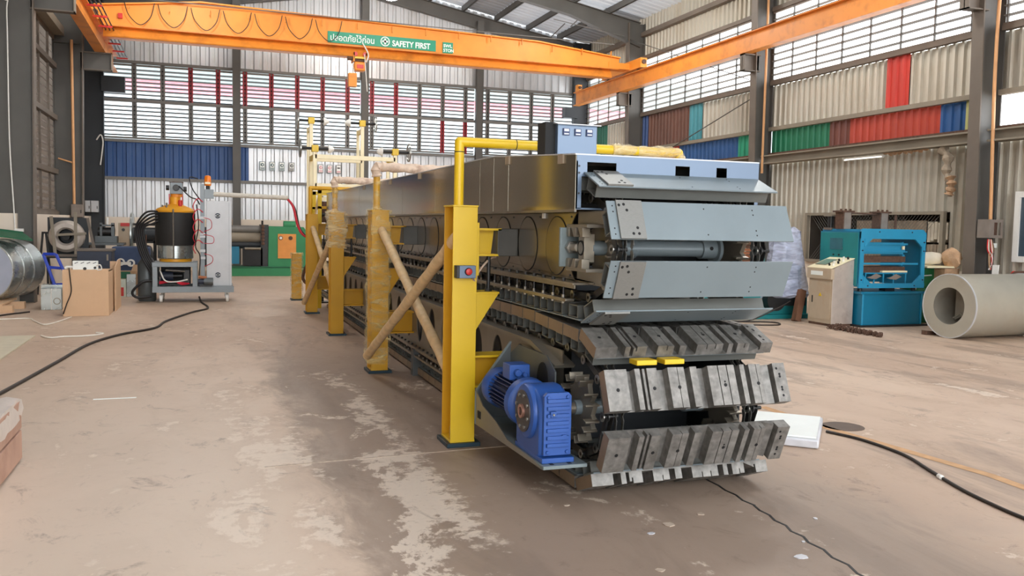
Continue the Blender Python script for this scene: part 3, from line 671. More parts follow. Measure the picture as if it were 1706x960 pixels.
def build_slat(par, y, z, ang, proto=None):
    """outward normal at angle ang (0 = towards camera, 90deg = up)"""
    if proto is None:
        mb = upper_slat(); s_ = mb.build('slat', par, smooth=True, local=True, bevel=.0015)
        mb = MB(); mb.sqtube(.01, W - .03, 0, -.05, .135, .078, .007, tube_grey); a = mb.build('box_tube', s_, smooth=False, local=True)
        mb = MB(); mb.box(.055, .215, -.114, .116, .0005, .013, pad_steel)
        slat_holes(mb, [(.07, .085), (.1, .09), (.115, .055), (.165, -.05), (.135, -.085), (.17, -.085)], .013, black, .009)
        b = mb.build('end_pad', s_, local=True, bevel=.001, label='milled steel end pad')
        for xx in (.15, W - .2): chain_bracket(xx, -.089, -.15).build('chain_bracket', s_, local=True, smooth=False)
    else: s_ = copy_part(proto, par)
    # local y maps to the belt tangent, local z to the normal
    ca, sa = math.cos(ang), math.sin(ang)
    n_ = Vector((0, -ca, sa)); t_ = Vector((0, sa, ca)); x_ = t_.cross(n_)   # right-handed
    R = Matrix(((1, t_.x, n_.x), (0, t_.y, n_.y), (0, t_.z, n_.z)))
    if x_.x < 0: raise RuntimeError
    off = Vector((0, 0, 0)); off += par.location
    s_.matrix_local = Matrix.Translation(Vector((XS, y, z)) - off) @ R.to_4x4(); return s_
RU = .437
us = None; cnt = 0
for a in (22.5, -22.5, 67.5, -67.5):
    a_ = math.radians(a); s_ = build_slat(up, YU - RU * math.cos(a_), ZU + RU * math.sin(a_), a_, us); us = us or s_
y = YU + .08
while y < YEND - .3 and cnt < 49: build_slat(up, y, ZU - RU, -PI / 2, us); y += PIT; cnt += 1
y = YU + .08
for k in range(4): build_slat(up, y, ZU + RU - .005, PI / 2, us); y += PIT
# side sheet with round doors and the open end round the sprocket
mb = MB(); c = []
for k in range(17):
    a = math.radians(60 + 240 * k / 16 - 0); c.append((YU + .03 + .24 * math.cos(PI + math.radians(-62 + 124 * k / 16)) * -1, ZU + .24 * math.sin(math.radians(-62 + 124 * k / 16))))
pts = [(YU - .1, 1.69), (YEND, 1.69), (YEND, 1.275), (YU - .12, 1.275), (YU - .12, ZU - .212)] + c + [(YU - .12, ZU + .212)]
mb.prism(pts, 'x', 2.15, 2.158, side_sheet); mb.build('side_sheet', up, smooth=False)
for k in range(21):
    yc = 5.23 + .54 * k
    mb = MB(); mb.hollow((2.147, yc, 1.478), (2.150, yc, 1.478), .192, .187, black, 40)
    mb.cyl((2.146, yc, 1.478), (2.151, yc, 1.478), .186, side_sheet, 40); mb.build('access_door', up)
mb = MB(); y = 5.0
while y < YEND:
    mb.cyl((2.146, y, 1.665), (2.151, y, 1.665), .006, steel_dark, 8); mb.cyl((2.146, y, 1.30), (2.151, y, 1.30), .006, steel_dark, 8); y += .27
mb.build('sheet_screws', up, kind='stuff')
# guide rails, bolts and rollers of one conveyor side
def rails(par, zt, zb, name, y0, y1, ramp=None, x=2.06):
    mb = MB(); mb.box(x, 2.2, y0, y1, zt - .008, zt + .006, rail_steel); mb.box(x + .01, x + .02, y0, y1, zt - .03, zt, rail_steel); mb.build('guide_rail', par, smooth=False, bevel=.002)
    mb = MB(); mb.box(x - .0, x + .06, y0 + .12, y1, zb - .012, zb + .010, rail_steel); mb.cyl((x, y0 + .12, zb), (x + .06, y0 + .12, zb), .011, rail_steel, 10); mb.build('guide_rail', par, bevel=.002)
def add_bolts(par, zt, zb, y0, y1, x=2.085, step=.17):
    y = y0; k = 0; proto = None
    while y < y1:
        if k < 30:
            if proto is None:
                mb = MB(); mb.cyl((x, 0, zb + .012), (x, 0, zt), .006, dark_steel, 8); mb.cyl((x, 0, zt + .006), (x, 0, zt + .024), .013, dark_steel, 6); mb.cyl((x, 0, zb + .01), (x, 0, zb + .028), .011, bolt_steel, 6); mb.cyl((x, 0, zb - .026), (x, 0, zb - .012), .011, bolt_steel, 6); mb.cyl((x, 0, zt - .03), (x, 0, zt - .014), .011, bolt_steel, 6)
                proto = mb.build('adjusting_bolt', par); proto.location = (0, y, 0)
                for v in proto.data.vertices: v.co.y += par.location.y
            else:
                c = copy_part(proto, par); c.location = (0, y, 0)
            k += 1; y += step
        else: break
    for v in proto.data.vertices: v.co.y -= 0
    # fix: proto mesh is local to the parent; shift so that location.y is the world y
    for v in proto.data.vertices: v.co.y -= par.location.y
    mb = MB()
    while y < y1:
        mb.cyl((x, y, zb - .02), (x, y, zt), .008, bolt_steel, 6); mb.cyl((x, y, zt + .006), (x, y, zt + .024), .013, dark_steel, 6); y += step
    if mb.v: mb.build('adjusting_bolts', par, kind='stuff')
rails(up, 1.262, 1.155, 'upper', 4.75, YEND); add_bolts(up, 1.262, 1.155, 4.95, YEND)
def chain(par, x, zc, yc, run_z, top_z, y1, rr=.30):
    """roller chain: plates and rollers round the sprocket and along the runs"""
    mb = MB(); P_ = []
    for a in (-90, -45, 0, 45, 90):
        a_ = math.radians(a); P_.append((yc - rr * math.cos(a_), zc + rr * math.sin(a_)))
    y = yc
    bot = []; tp = []
    while y < y1: y += PIT; bot.append((y, run_z)); tp.append((y, top_z))
    P_ = bot[::-1] + P_ + tp
    for i in range(len(P_) - 1):
        for dx in (-.022, .016): mb.bar((x + dx, *P_[i]), (x + dx, *P_[i + 1]), .006, .045, dark_steel)
    mb.build('roller_chain', par, kind=None)
    mb = MB()
    for p in P_:
        mb.cyl((x - .05, *p), (x + .05, *p), .012, dark_steel, 10); mb.cyl((x - .05, *p), (x - .044, *p), .028, bolt_steel, 14); mb.cyl((x - .02, *p), (x - .012, *p), .03, dark_steel, 14)
    mb.build('chain_rollers', par, kind='stuff')
chain(up, 2.22, ZU, YU, ZU - .30, ZU + .30, YEND, .30); chain(up, 3.18, ZU, YU, ZU - .3, ZU + .3, 6.5, .3)
def sprocket(par, x, yc, zc, label=None):
    mb = MB(); n = 8; pts = []
    for k in range(n):
        for d, rr in ((-.36, .16), (-.2, .2), (-.12, .2), (0, .155), (.12, .2), (.2, .2)):
            a = 2 * PI * (k + d) / n + PI / 8; pts.append((yc + rr * math.cos(a), zc + rr * math.sin(a)))
    mb.prism(pts, 'x', x, x + .03, frame_grey)
    for k in range(n):
        for d in (-.2, .2):
            a = 2 * PI * (k + d) / n + PI / 8; c0 = Vector((x - .05, yc + .17 * math.cos(a), zc + .17 * math.sin(a))); c1 = Vector((x - .05, yc + .215 * math.cos(a), zc + .215 * math.sin(a)))
            mb.bar(c0 + Vector((.04, 0, 0)), c1 + Vector((.04, 0, 0)), .012, .09, rail_steel, (1, 0, 0))
    mb.build('sprocket', par, bevel=.002, label=None)
sprocket(up, 2.25, YU, ZU); sprocket(up, 3.12, YU, ZU)
mb = MB(); mb.box(2.10, 2.17, YU - .08, YU + .0, ZU - .085, ZU + .085, rail_steel); mb.cyl((2.095, YU - .04, ZU), (2.105, YU - .04, ZU), .04, bolt_steel, 24); mb.hollow((2.10, YU - .04, ZU), (2.094, YU - .04, ZU), .045, .036, black, 24)
mb.cyl((2.16, YU - .04, ZU), (2.45, YU - .04, ZU), .045, slat_paint, 20); mb.build('bearing_block', up, bevel=.003)
mb = MB(); mb.box(2.03, 2.17, YU + .12, YU + .14, ZU - .12, ZU + .12, bracket_grey); mb.cyl((2.10, YU - .0, ZU), (2.10, YU + .13, ZU), .026, frame_grey, 14); mb.cyl((2.10, YU + .08, ZU), (2.10, YU + .12, ZU), .042, bolt_steel, 6); mb.cyl((2.11, YU + .14, ZU), (2.11, YU + .3, ZU), .016, frame_grey, 10); mb.build('tension_plate', up, bevel=.006)
for sg in (-1, 1):
    mb = MB(); z0 = ZU + sg * .12; mb.box(2.08, 2.2, YU - .16, YU + .14, min(z0, z0 + sg * .02), max(z0, z0 + sg * .02), frame_grey)
    for k in range(3): mb.prism([(YU - .12 + .1 * k, z0), (YU - .12 + .1 * k, z0 - sg * .055), (YU - .09 + .1 * k, z0 - sg * .055), (YU - .05 + .1 * k, z0)], 'x', 2.07, 2.12, rail_steel)
    mb.box(2.16, 2.3, YU - .3, YU + .15, min(z0 + sg * .02, z0 + sg * .1), max(z0 + sg * .02, z0 + sg * .1), frame_grey); mb.build('slide_guide', up, bevel=.002)
mb = MB(); mb.cyl((2.40, YU, ZU), (3.05, YU, ZU), .05, slat_paint, 24); mb.cyl((2.93, YU, ZU), (3.03, YU, ZU), .062, slat_paint, 24); mb.cyl((3.03, YU, ZU), (3.05, YU, ZU), .09, slat_paint, 24)
mb.cyl((2.98, YU - .06, ZU + .005), (2.98, YU - .066, ZU + .005), .012, black, 10); mb.hollow((2.45, YU, ZU), (2.47, YU, ZU), .062, .05, slat_paint, 24); mb.build('drive_shaft', up)
mb = MB(); mb.box(2.26, 3.14, 5.15, YEND, 1.19, 1.69, steel_dark); mb.box(3.15, 3.28, 4.95, YEND, 1.2, 1.69, steel_dark); mb.box(3.15, 3.16, 4.72, 5, 1.2, 1.69, steel_dark); mb.build('inner_backing', up, smooth=False)  # dark boxes added to keep the upper belt's inside in shade
# hood above the upper conveyor
hood = thing('conveyor_hood', 'long polished sheet hood over the top of the conveyor', 'machine hood', (2.7, 4.72, 1.7))
hs = [(4.72, 2.025), (6.27, 2.115), (7.4, 2.118), (8.9, 2.118), (10.4, 2.118), (11.9, 2.118), (13.4, 2.118), (14.9, 2.118), (15.95, 2.118)]
hs = [(4.72, 2.025), (5.93, 2.095), (6.27, 2.115), (6.62, 2.118), (8.05, 2.118), (9.5, 2.118), (10.95, 2.118), (12.4, 2.118), (13.85, 2.118), (15.95, 2.118)]
for i in range(len(hs) - 1):
    (a, za), (b, zb) = hs[i], hs[i + 1]
    mb = MB(); mb.prism([(a + .003, 1.705), (b - .003, 1.705), (b - .003, zb), (a + .003, za)], 'x', 2.05, 2.056, polished); mb.build('side_panel', hood, smooth=False, bevel=.0015)
mb = MB()
for i in range(len(hs) - 1):
    (a, za), (b, zb) = hs[i], hs[i + 1]
    mb.prism([(a, za), (b, zb), (b, zb + .008), (a, za + .008)], 'x', 2.045, 3.315, cab_light)
mb.build('top_cover', hood, smooth=False)
mb = MB(); mb.prism([(4.72, 1.705), (15.95, 1.705), (15.95, 2.118), (6.27, 2.115), (4.72, 2.025)], 'x', 3.304, 3.31, polished); mb.build('side_panel', hood, smooth=False)
mb = MB(); z0, z1 = 1.86, 2.025
xs_ = [2.052, 2.10, 2.29, 2.71, 2.81, 3.0, 3.075, 3.31]
def fp(a, b, c, d): mb.box(a, b, 4.715, 4.72, c, d, front_blue)
fp(2.052, 3.31, 1.985, 2.025); fp(2.052, 2.085, 1.71, 1.985); fp(2.31, 2.71, 1.895, 1.985); fp(2.81, 3.0, 1.895, 1.985); fp(3.075, 3.31, 1.895, 1.985); fp(2.31, 3.31, 1.875, 1.895); fp(3.285, 3.31, 1.71, 1.895); fp(2.085, 2.12, 1.9, 1.985)
mb.box(2.052, 2.06, 4.715, 4.78, 1.71, 1.99, front_blue); mb.box(2.052, 2.25, 4.715, 4.74, 1.705, 1.715, front_blue)
slat_z = [(2.068, 4.714, 1.96), (2.068, 4.714, 1.92), (2.068, 4.714, 1.8)]
for p in slat_z: mb.cyl(p, (p[0], p[1] - .004, p[2]), .006, dark_steel, 8)
mb.build('front_panel', hood, smooth=False)
mb = MB(); mb.box(2.09, 3.28, 5.05, 5.06, 1.72, 1.99, black); mb.build('shade_sheet', hood, smooth=False)  # black sheet standing in for shade behind the front openings
for y, z in ((4.95, 2.03), (5.95, 2.085), (7.2, 2.105), (8.7, 2.105), (10.2, 2.105), (12.0, 2.105)):
    mb = MB(); mb.box(2.038, 2.05, y - .05, y + .03, z - .045, z + .012, canvas); mb.build('tape_tab', hood, smooth=False, label='brown tape tab')
mb = MB(); mb.box(2.045, 2.06, 4.72, 15.95, 1.69, 1.706, rail_steel); mb.box(2.135, 2.15, 5.44, 5.47, 1.655, 1.69, clear_white); mb.build('edge_strip', hood, smooth=False)

# control box on the hood
t = thing('meter_box', 'grey blue control box with three meters standing on the hood', 'control box', (2.28, 5.3, 2.055))
mb = MB(); mb.box(2.15, 2.43, 5.26, 5.42, 2.064, 2.27, front_blue); mb.build('case', t, smooth=False, bevel=.004)
mb = MB(); mb.prism([(5.23, 2.262), (5.45, 2.285), (5.45, 2.29), (5.23, 2.268)], 'x', 2.135, 2.445, cab_light); mb.build('lid', t, smooth=False)
mb = MB(); mb.box(2.08, 2.15, 5.3, 5.44, 2.064, 2.28, black); mb.build('side_face', t, smooth=False, label='shaded side of the box put in as black')  # left side of the box, its shade put in as black
for k in range(3):
    xx = 2.185 + .082 * k
    mb = MB(); mb.box(xx, xx + .045, 5.25, 5.262, 2.195, 2.24, motor_dark); mb.box(xx + .006, xx + .039, 5.247, 5.251, 2.22, 2.236, cab_light); mb.box(xx + .006, xx + .039, 5.247, 5.251, 2.2, 2.208, cab_light); mb.build('meter', t, smooth=False)

# ---------------- lower conveyor with the die blocks
lo = thing('lower_belt_conveyor', 'lower slat conveyor carrying thick notched steel die blocks', 'conveyor', (2.7, 4.78, .508))
PROF = [(0, .115, 1), (.115, .158, .1), (.158, .185, 1), (.185, .203, .1), (.203, .215, .85), (.222, .275, 1), (.275, .335, .1), (.335, .385, 1), (.39, .425, .95), (.425, .458, .1), (.458, .495, .95), (.495, .555, .1), (.555, .61, 1), (.615, .66, 1), (.665, .705, 1), (.705, .737, .1), (.737, .763, 1), (.763, .79, .1), (.79, .83, 1), (.835, .86, .95), (.86, .92, -1), (.92, .93, .3), (.93, 1, 1)]
DH = .072
def die_block():
    mb = MB(); Wd = 1.2; base = .012
    pts = [(0, 0)]
    mid = [(0, base)]
    top = []
    last = 0
    for a, b, h in PROF:
        if a > last: top += [(last * Wd, DH * .55), (a * Wd, DH * .55)] if a - last < .01 else []
        if h < 0: top += [(a * Wd, DH * .95), (a * Wd + .002, DH * .1), (b * Wd, DH * .55)]
        else: top += [(a * Wd, DH * h), (b * Wd, DH * h)]
        last = b
    cl = []
    for p in top:
        if not cl or (abs(p[0] - cl[-1][0]) > 1e-6 or abs(p[1] - cl[-1][1]) > 1e-6): cl.append(p)
    pts = [(0, 0)] + cl + [(Wd, 0)]
    # quads column by column so the concave outline stays clean
    n = len(cl); vs = []
    for (x, h) in cl:
        vs += [(x, -.118, 0), (x, -.118, h), (x, .118, h), (x, .118, 0)]
    fs = []
    for i in range(n - 1):
        a, b = 4 * i, 4 * i + 4
        fs += [(a + 1, b + 1, b + 2, a + 2)]
        if cl[i + 1][0] - cl[i][0] > 1e-6: fs += [(a, b, b + 1, a + 1), (a + 2, b + 2, b + 3, a + 3), (a + 3, b + 3, b, a)]
    fs += [(0, 1, 2, 3), (4 * n - 4, 4 * n - 1, 4 * n - 2, 4 * n - 3)]
    mb.add(vs, fs, die_steel)
    mb.add([(-.0006, -.117, .0), (-.0006, -.117, DH), (-.0006, .117, DH), (-.0006, .117, 0)], [(0, 1, 2, 3)], die_side)  # warm bounce light on the left end put into its colour
    for f in (.058, .25, .385, .64, .83): mb.cyl((f * Wd, 0, DH - .004), (f * Wd, 0, DH + .0008), .011, black, 10)
    for x, y in ((.95, .085), (.962, .05), (.962, .035), (.962, -.03), (.962, -.045), (.962, -.08)): mb.cyl((x * Wd, y, DH - .004), (x * Wd, y, DH + .0008), .008, black, 8)
    mb.cyl((.64 * Wd, .02, DH - .004), (.64 * Wd, .02, DH + .0009), .006, black, 8)
    return mb
def lower_slat(par, y, z, ang, proto=None):
    if proto is None:
        mb = MB(); mb.box(0.02, W - .04, -.11, .11, -.008, 0, slat_paint); s_ = mb.build('slat', par, local=True, smooth=False)
        mb = MB(); mb.sqtube(.03, W - .05, 0, -.045, .12, .07, .007, tube_grey); mb.build('box_tube', s_, smooth=False, local=True)
        d = die_block().build('die_block', s_, local=True, smooth=False)
        for xx in (.13, W - .2): chain_bracket(xx, -.08, -.14).build('chain_bracket', s_, local=True, smooth=False)
    else: s_ = copy_part(proto, par)
    ca, sa = math.cos(ang), math.sin(ang); n_ = Vector((0, -ca, sa)); t_ = Vector((0, sa, ca))
    R = Matrix(((1, t_.x, n_.x), (0, t_.y, n_.y), (0, t_.z, n_.z)))
    s_.matrix_local = Matrix.Translation(Vector((XS, y, z)) - par.location) @ R.to_4x4(); return s_
RL = .415; ls = None; cnt = 0
for a in (22.5, -22.5, 67.5, -67.5):
    a_ = math.radians(a); s_ = lower_slat(lo, YLc - RL * math.cos(a_), ZL + RL * math.sin(a_), a_, ls); ls = ls or s_
y = YLc + .08; k = 0
while k < 47:
    zz_ = ZL + RL + min(1, k / 3) * .035; lower_slat(lo, y, zz_, PI / 2 + (math.radians(-3) if k < 3 else 0), ls); y += PIT; k += 1
y = YLc + .08; k = 0
while k < 47: lower_slat(lo, y, ZL - RL, -PI / 2, ls); y += PIT; k += 1
# side plate with tall oval holes
def oval_plate(mb, x0, x1, ya, yb, za, zb, m, cells, hw, hh, zc, cut=None):
    N = 40
    for yc in cells:
        y0, y1 = yc - .26, yc + .26; O = []; H = []
        for k in range(N):
            a = 2 * PI * k / N + PI / N; c_, s_ = math.cos(a), math.sin(a)
            sc = 1 / max(abs(c_) / .26, abs(s_) / ((zb - za) / 2)); O.append((yc + sc * c_, (za + zb) / 2 + sc * s_))
            H.append((yc + hw * c_, zc + hh * s_))
        vs = [(x, *p) for x in (x0, x1) for p in O + H]; fs = []
        for k in range(N):
            j = (k + 1) % N
            fs += [(k, j, N + j, N + k), (2 * N + j, 2 * N + k, 3 * N + k, 3 * N + j), (N + k, N + j, 3 * N + j, 3 * N + k)]
        for q in ((y0, za), (y1, za), (y1, zb), (y0, zb)): pass
        # corner fillers
        for sy in (-1, 1):
            for sz in (-1, 1):
                cy_, cz_ = yc + sy * .26, (za + zb) / 2 + sz * (zb - za) / 2
                near = sorted(range(N), key=lambda k: abs(O[k][0] - cy_) + abs(O[k][1] - cz_))[:2]
                b0 = len(vs); vs += [(x0, cy_, cz_), (x1, cy_, cz_)]
                fs += [(near[0], near[1], b0), (2 * N + near[0], 2 * N + near[1], b0 + 1)]
        mb.add(vs, fs, m)
mb = MB(); oval_plate(mb, 2.12, 2.13, 0, 0, .27, .82, frame_grey, [4.76 + .52 * k for k in range(1, 23)], .125, .20, .56); mb.build('side_plate', lo, smooth=False)
mb = MB(); mb.box(2.26, 3.14, 5.2, YEND, .2, .84, steel_dark); mb.box(3.2, 3.21, 4.68, YEND, .22, .84, steel_dark); mb.build('inner_backing', lo, smooth=False)  # dark boxes standing in for the shade inside the lower belt
mb = MB(); mb.prism([(5.5, .815), (YEND, .815), (YEND, .835), (5.45, .835), (5.0, .73), (5.02, .71)], 'x', 2.06, 2.2, frame_grey); mb.build('guide_rail', lo, smooth=False)
rails(lo, .30, .215, 'lower', 5.0, YEND); add_bolts(lo, .30, .215, 5.2, YEND)
chain(lo, 2.20, ZL, YLc, ZL - .28, ZL + .335, YEND, .29); chain(lo, 3.18, ZL, YLc, ZL - .28, ZL + .31, 6.5, .29)
sprocket(lo, 2.14, YLc, ZL); sprocket(lo, 3.12, YLc, ZL)
mb = MB(); mb.cyl((2.1, YLc, ZL), (3.2, YLc, ZL), .045, slat_paint, 20); mb.cyl((2.85, YLc, ZL), (2.98, YLc, ZL), .065, slat_paint, 20); mb.build('drive_shaft', lo)
mb = MB(); mb.box(2.05, 2.2, YEND - 8, YEND - 7.9, .0, .28, slat_dark); mb.box(2.25, 2.4, 6.0, 6.1, 0, .25, slat_dark)
for yy in (6.4, 9.2, 12.4, 15.4):
    mb.box(2.2, 2.26, yy, yy + .1, 0, 1.7, slat_dark); mb.box(3.14, 3.2, yy, yy + .1, 0, 1.7, slat_dark)
mb.build('frame_legs', lo, smooth=False)
for xx, nm in ((2.32, 'left'), (2.50, 'right')):
    mb = MB(); mb.box(xx, xx + .13, 4.40, 4.5, .815, .845, yellow); o = mb.build('spacer_block', bevel=.004); tag(o, 'yellow spacer block on the die blocks, the %s one' % nm, 'block')

# ---------------- gear motor and its bracket
t = thing('motor_bracket', 'grey bracket tray carrying the blue gear motor', 'bracket', (1.95, 5.0, .24))
mb = MB(); mb.box(1.79, 2.06, 4.48, 5.76, .225, .245, bracket_grey)
for xx in (1.84, 1.95): mb.box(xx, xx + .025, 4.5, 4.62, .2455, .247, black)
mb.build('tray', t, smooth=False, bevel=.003)
mb = MB(); mb.prism([(5.15 + .1 * math.cos(2 * PI * k / 24), .6 + .13 * math.sin(2 * PI * k / 24)) for k in range(24)], 'x', 2.036, 2.0395, black); mb.prism([(6.35, .2), (6.35, .42), (5.62, .78), (5.1, .78), (4.95, .70), (4.95, .25)], 'x', 2.04, 2.05, slat_dark); mb.build('back_plate', t, smooth=False)
mb = MB(); mb.prism([(5.78, .20), (5.78, .44), (5.62, .36), (5.35, .32), (5.1, .25), (4.6, .245), (4.48, .225)], 'x', 1.785, 1.792, frame_grey); mb.box(1.78, 1.785, 5.66, 5.72, .26, .31, black)
mb.prism([(1.79, .2), (1.79, .44), (2.04, .78), (2.04, .2)], 'y', 5.78, 5.79, slat_dark); mb.bar((1.79, 5.785, .44), (2.04, 5.785, .78), .02, .012, bracket_grey); mb.bar((1.79, 5.785, .2), (1.79, 5.785, .44), .02, .012, bracket_grey); mb.build('side_flange', t, smooth=False)
t = thing('gear_motor', 'blue helical gear motor beside the lower conveyor', 'gear motor', (1.9, 4.8, .245))
# gearbox: rounded body, ribbed front cover
mb = MB(); pts = []
zc_ = .505
for k in range(13): a = PI * k / 12 - 0; pts.append((4.78 + .205 * math.cos(a), .50 + .165 * math.sin(a) + 0))
pts += [(4.575, .28), (4.62, .255), (4.94, .255), (4.985, .28)]
mb.prism(pts, 'x', 1.80, 2.0, motor_blue); mb.build('gearbox', t, bevel=.02)
mb = MB(); mb.prism([(1.815, .285), (1.985, .285), (1.985, .63), (1.965, .65), (1.835, .65), (1.815, .63)], 'y', 4.55, 4.58, motor_blue)
for k in range(7): z = .335 + .043 * k; mb.box(1.832, 1.968, 4.536, 4.55, z, z + .022, motor_blue)
for z in (.30, .62):
    for xx in (1.83, 1.95): mb.cyl((xx + .01, 4.54, z + .005), (xx + .01, 4.56, z + .005), .011, motor_blue, 10)
mb.box(1.85, 1.885, 4.53, 4.55, .51, .545, motor_blue); mb.cyl((1.867, 4.524, .527), (1.867, 4.54, .527), .008, bolt_steel, 10); mb.box(1.925, 1.955, 4.537, 4.55, .375, .405, motor_blue)
mb.build('front_cover', t, bevel=.003)
mb = MB(); mb.box(1.80, 2.0, 4.53, 4.99, .245, .275, motor_blue); mb.build('foot', t, bevel=.004)
mb = MB(); mb.lathe((1.80, 4.78, .505), (-1, 0, 0), [(.165, -.02), (.165, .005), (.155, .02), (.13, .028)], motor_blue, 40); mb.build('output_housing', t)
mb = MB(); mb.lathe((1.772, 4.78, .505), (-1, 0, 0), [(.125, 0), (.125, .006), (.045, .0061)], mat('bronze_grey', (66, 62, 62), .4, .4), 40)
mb.hollow((1.766, 4.78, .505), (1.752, 4.78, .505), .042, .026, mat('copper_ring', (170, 128, 112), .35, .6), 24); mb.cyl((1.768, 4.78, .505), (1.764, 4.78, .505), .026, black, 16)
for k in range(8): a = 2 * PI * k / 8 + .3; mb.cyl((1.767, 4.78 + .1 * math.cos(a), .505 + .1 * math.sin(a)), (1.758, 4.78 + .1 * math.cos(a), .505 + .1 * math.sin(a)), .011, bolt_steel, 8)
mb.build('output_flange', t, label='dark flange disc with bolts')
mb = MB(); mb.lathe((1.9, 4.98, .50), (0, 1, 0), [(.12, 0), (.15, .02), (.155, .08), (.13, .12), (.12, .14)], motor_blue, 28); mb.build('adapter_flange', t)
mb = MB(); mb.cyl((1.9, 5.12, .5), (1.9, 5.5, .5), .095, motor_dark, 24)
for k in range(28):
    a = 2 * PI * k / 28; d = Vector((math.cos(a), 0, math.sin(a))); c = Vector((1.9, 0, .5))
    mb.bar(c + d * .105 + Vector((0, 5.14, 0)), c + d * .105 + Vector((0, 5.48, 0)), .005, .04, motor_dark, d)
mb.build('motor_body', t, smooth=False)
mb = MB(); mb.lathe((1.9, 5.48, .5), (0, 1, 0), [(.125, 0), (.135, .02), (.135, .11), (.1, .14)], motor_blue, 28); mb.build('fan_cowl', t)
mb = MB(); mb.box(1.83, 1.97, 5.2, 5.34, .61, .71, motor_blue); mb.cyl((1.88, 5.2, .66), (1.88, 5.16, .66), .024, motor_blue, 14); mb.cyl((1.93, 5.2, .645), (1.93, 5.17, .645), .018, motor_blue, 14); mb.box(1.87, 1.93, 5.22, 5.32, .58, .61, motor_blue); mb.build('terminal_box', t, bevel=.006)
mb = MB(); mb.cyl((2.0, 4.78, .505), (2.14, 4.78, .505), .035, rail_steel, 20); mb.build('output_shaft', t)
for k in range(2):
    pass

# ---------------- yellow portal frames
def pipe(mb, pts, rad, m, n=18):
    for i in range(len(pts) - 1): mb.cyl(pts[i], pts[i + 1], rad, m, n)
    for p in pts[1:-1]: mb.lathe((p[0], p[1], p[2]), (0, 0, 1), [(rad * math.cos(a), rad * math.sin(a)) for a in [(-PI / 2 + PI * k / 8) for k in range(9)]], m, n)
PY = [5.95, 9.15, 12.35, 15.42, 18.1]
labs = ['nearest yellow portal frame, with the red button box', 'second yellow portal frame, its post wrapped in clear film down to the foot', 'third yellow portal frame, only its top wrapped in plastic', 'fourth yellow portal frame, bare, at the far end of the conveyor', 'farthest short yellow stand, wrapped in plastic']
def wrap_sleeve(mb, x0, x1, y0, y1, z0, z1, m, n=18, amp=.012, seed=0):
    rng = random.Random(seed); vs = []; per = [(x0, y0), ((x0 + x1) / 2, y0), (x1, y0), (x1, (y0 + y1) / 2), (x1, y1), ((x0 + x1) / 2, y1), (x0, y1), (x0, (y0 + y1) / 2)]
    for i in range(n + 1):
        z = z0 + (z1 - z0) * i / n
        for (x, y) in per: vs.append((x + rng.uniform(-amp, amp), y + rng.uniform(-amp, amp), z + rng.uniform(-amp, amp)))
    mb.add(vs, [(8 * i + k, 8 * i + (k + 1) % 8, 8 * i + 8 + (k + 1) % 8, 8 * i + 8 + k) for i in range(n) for k in range(8)], m)
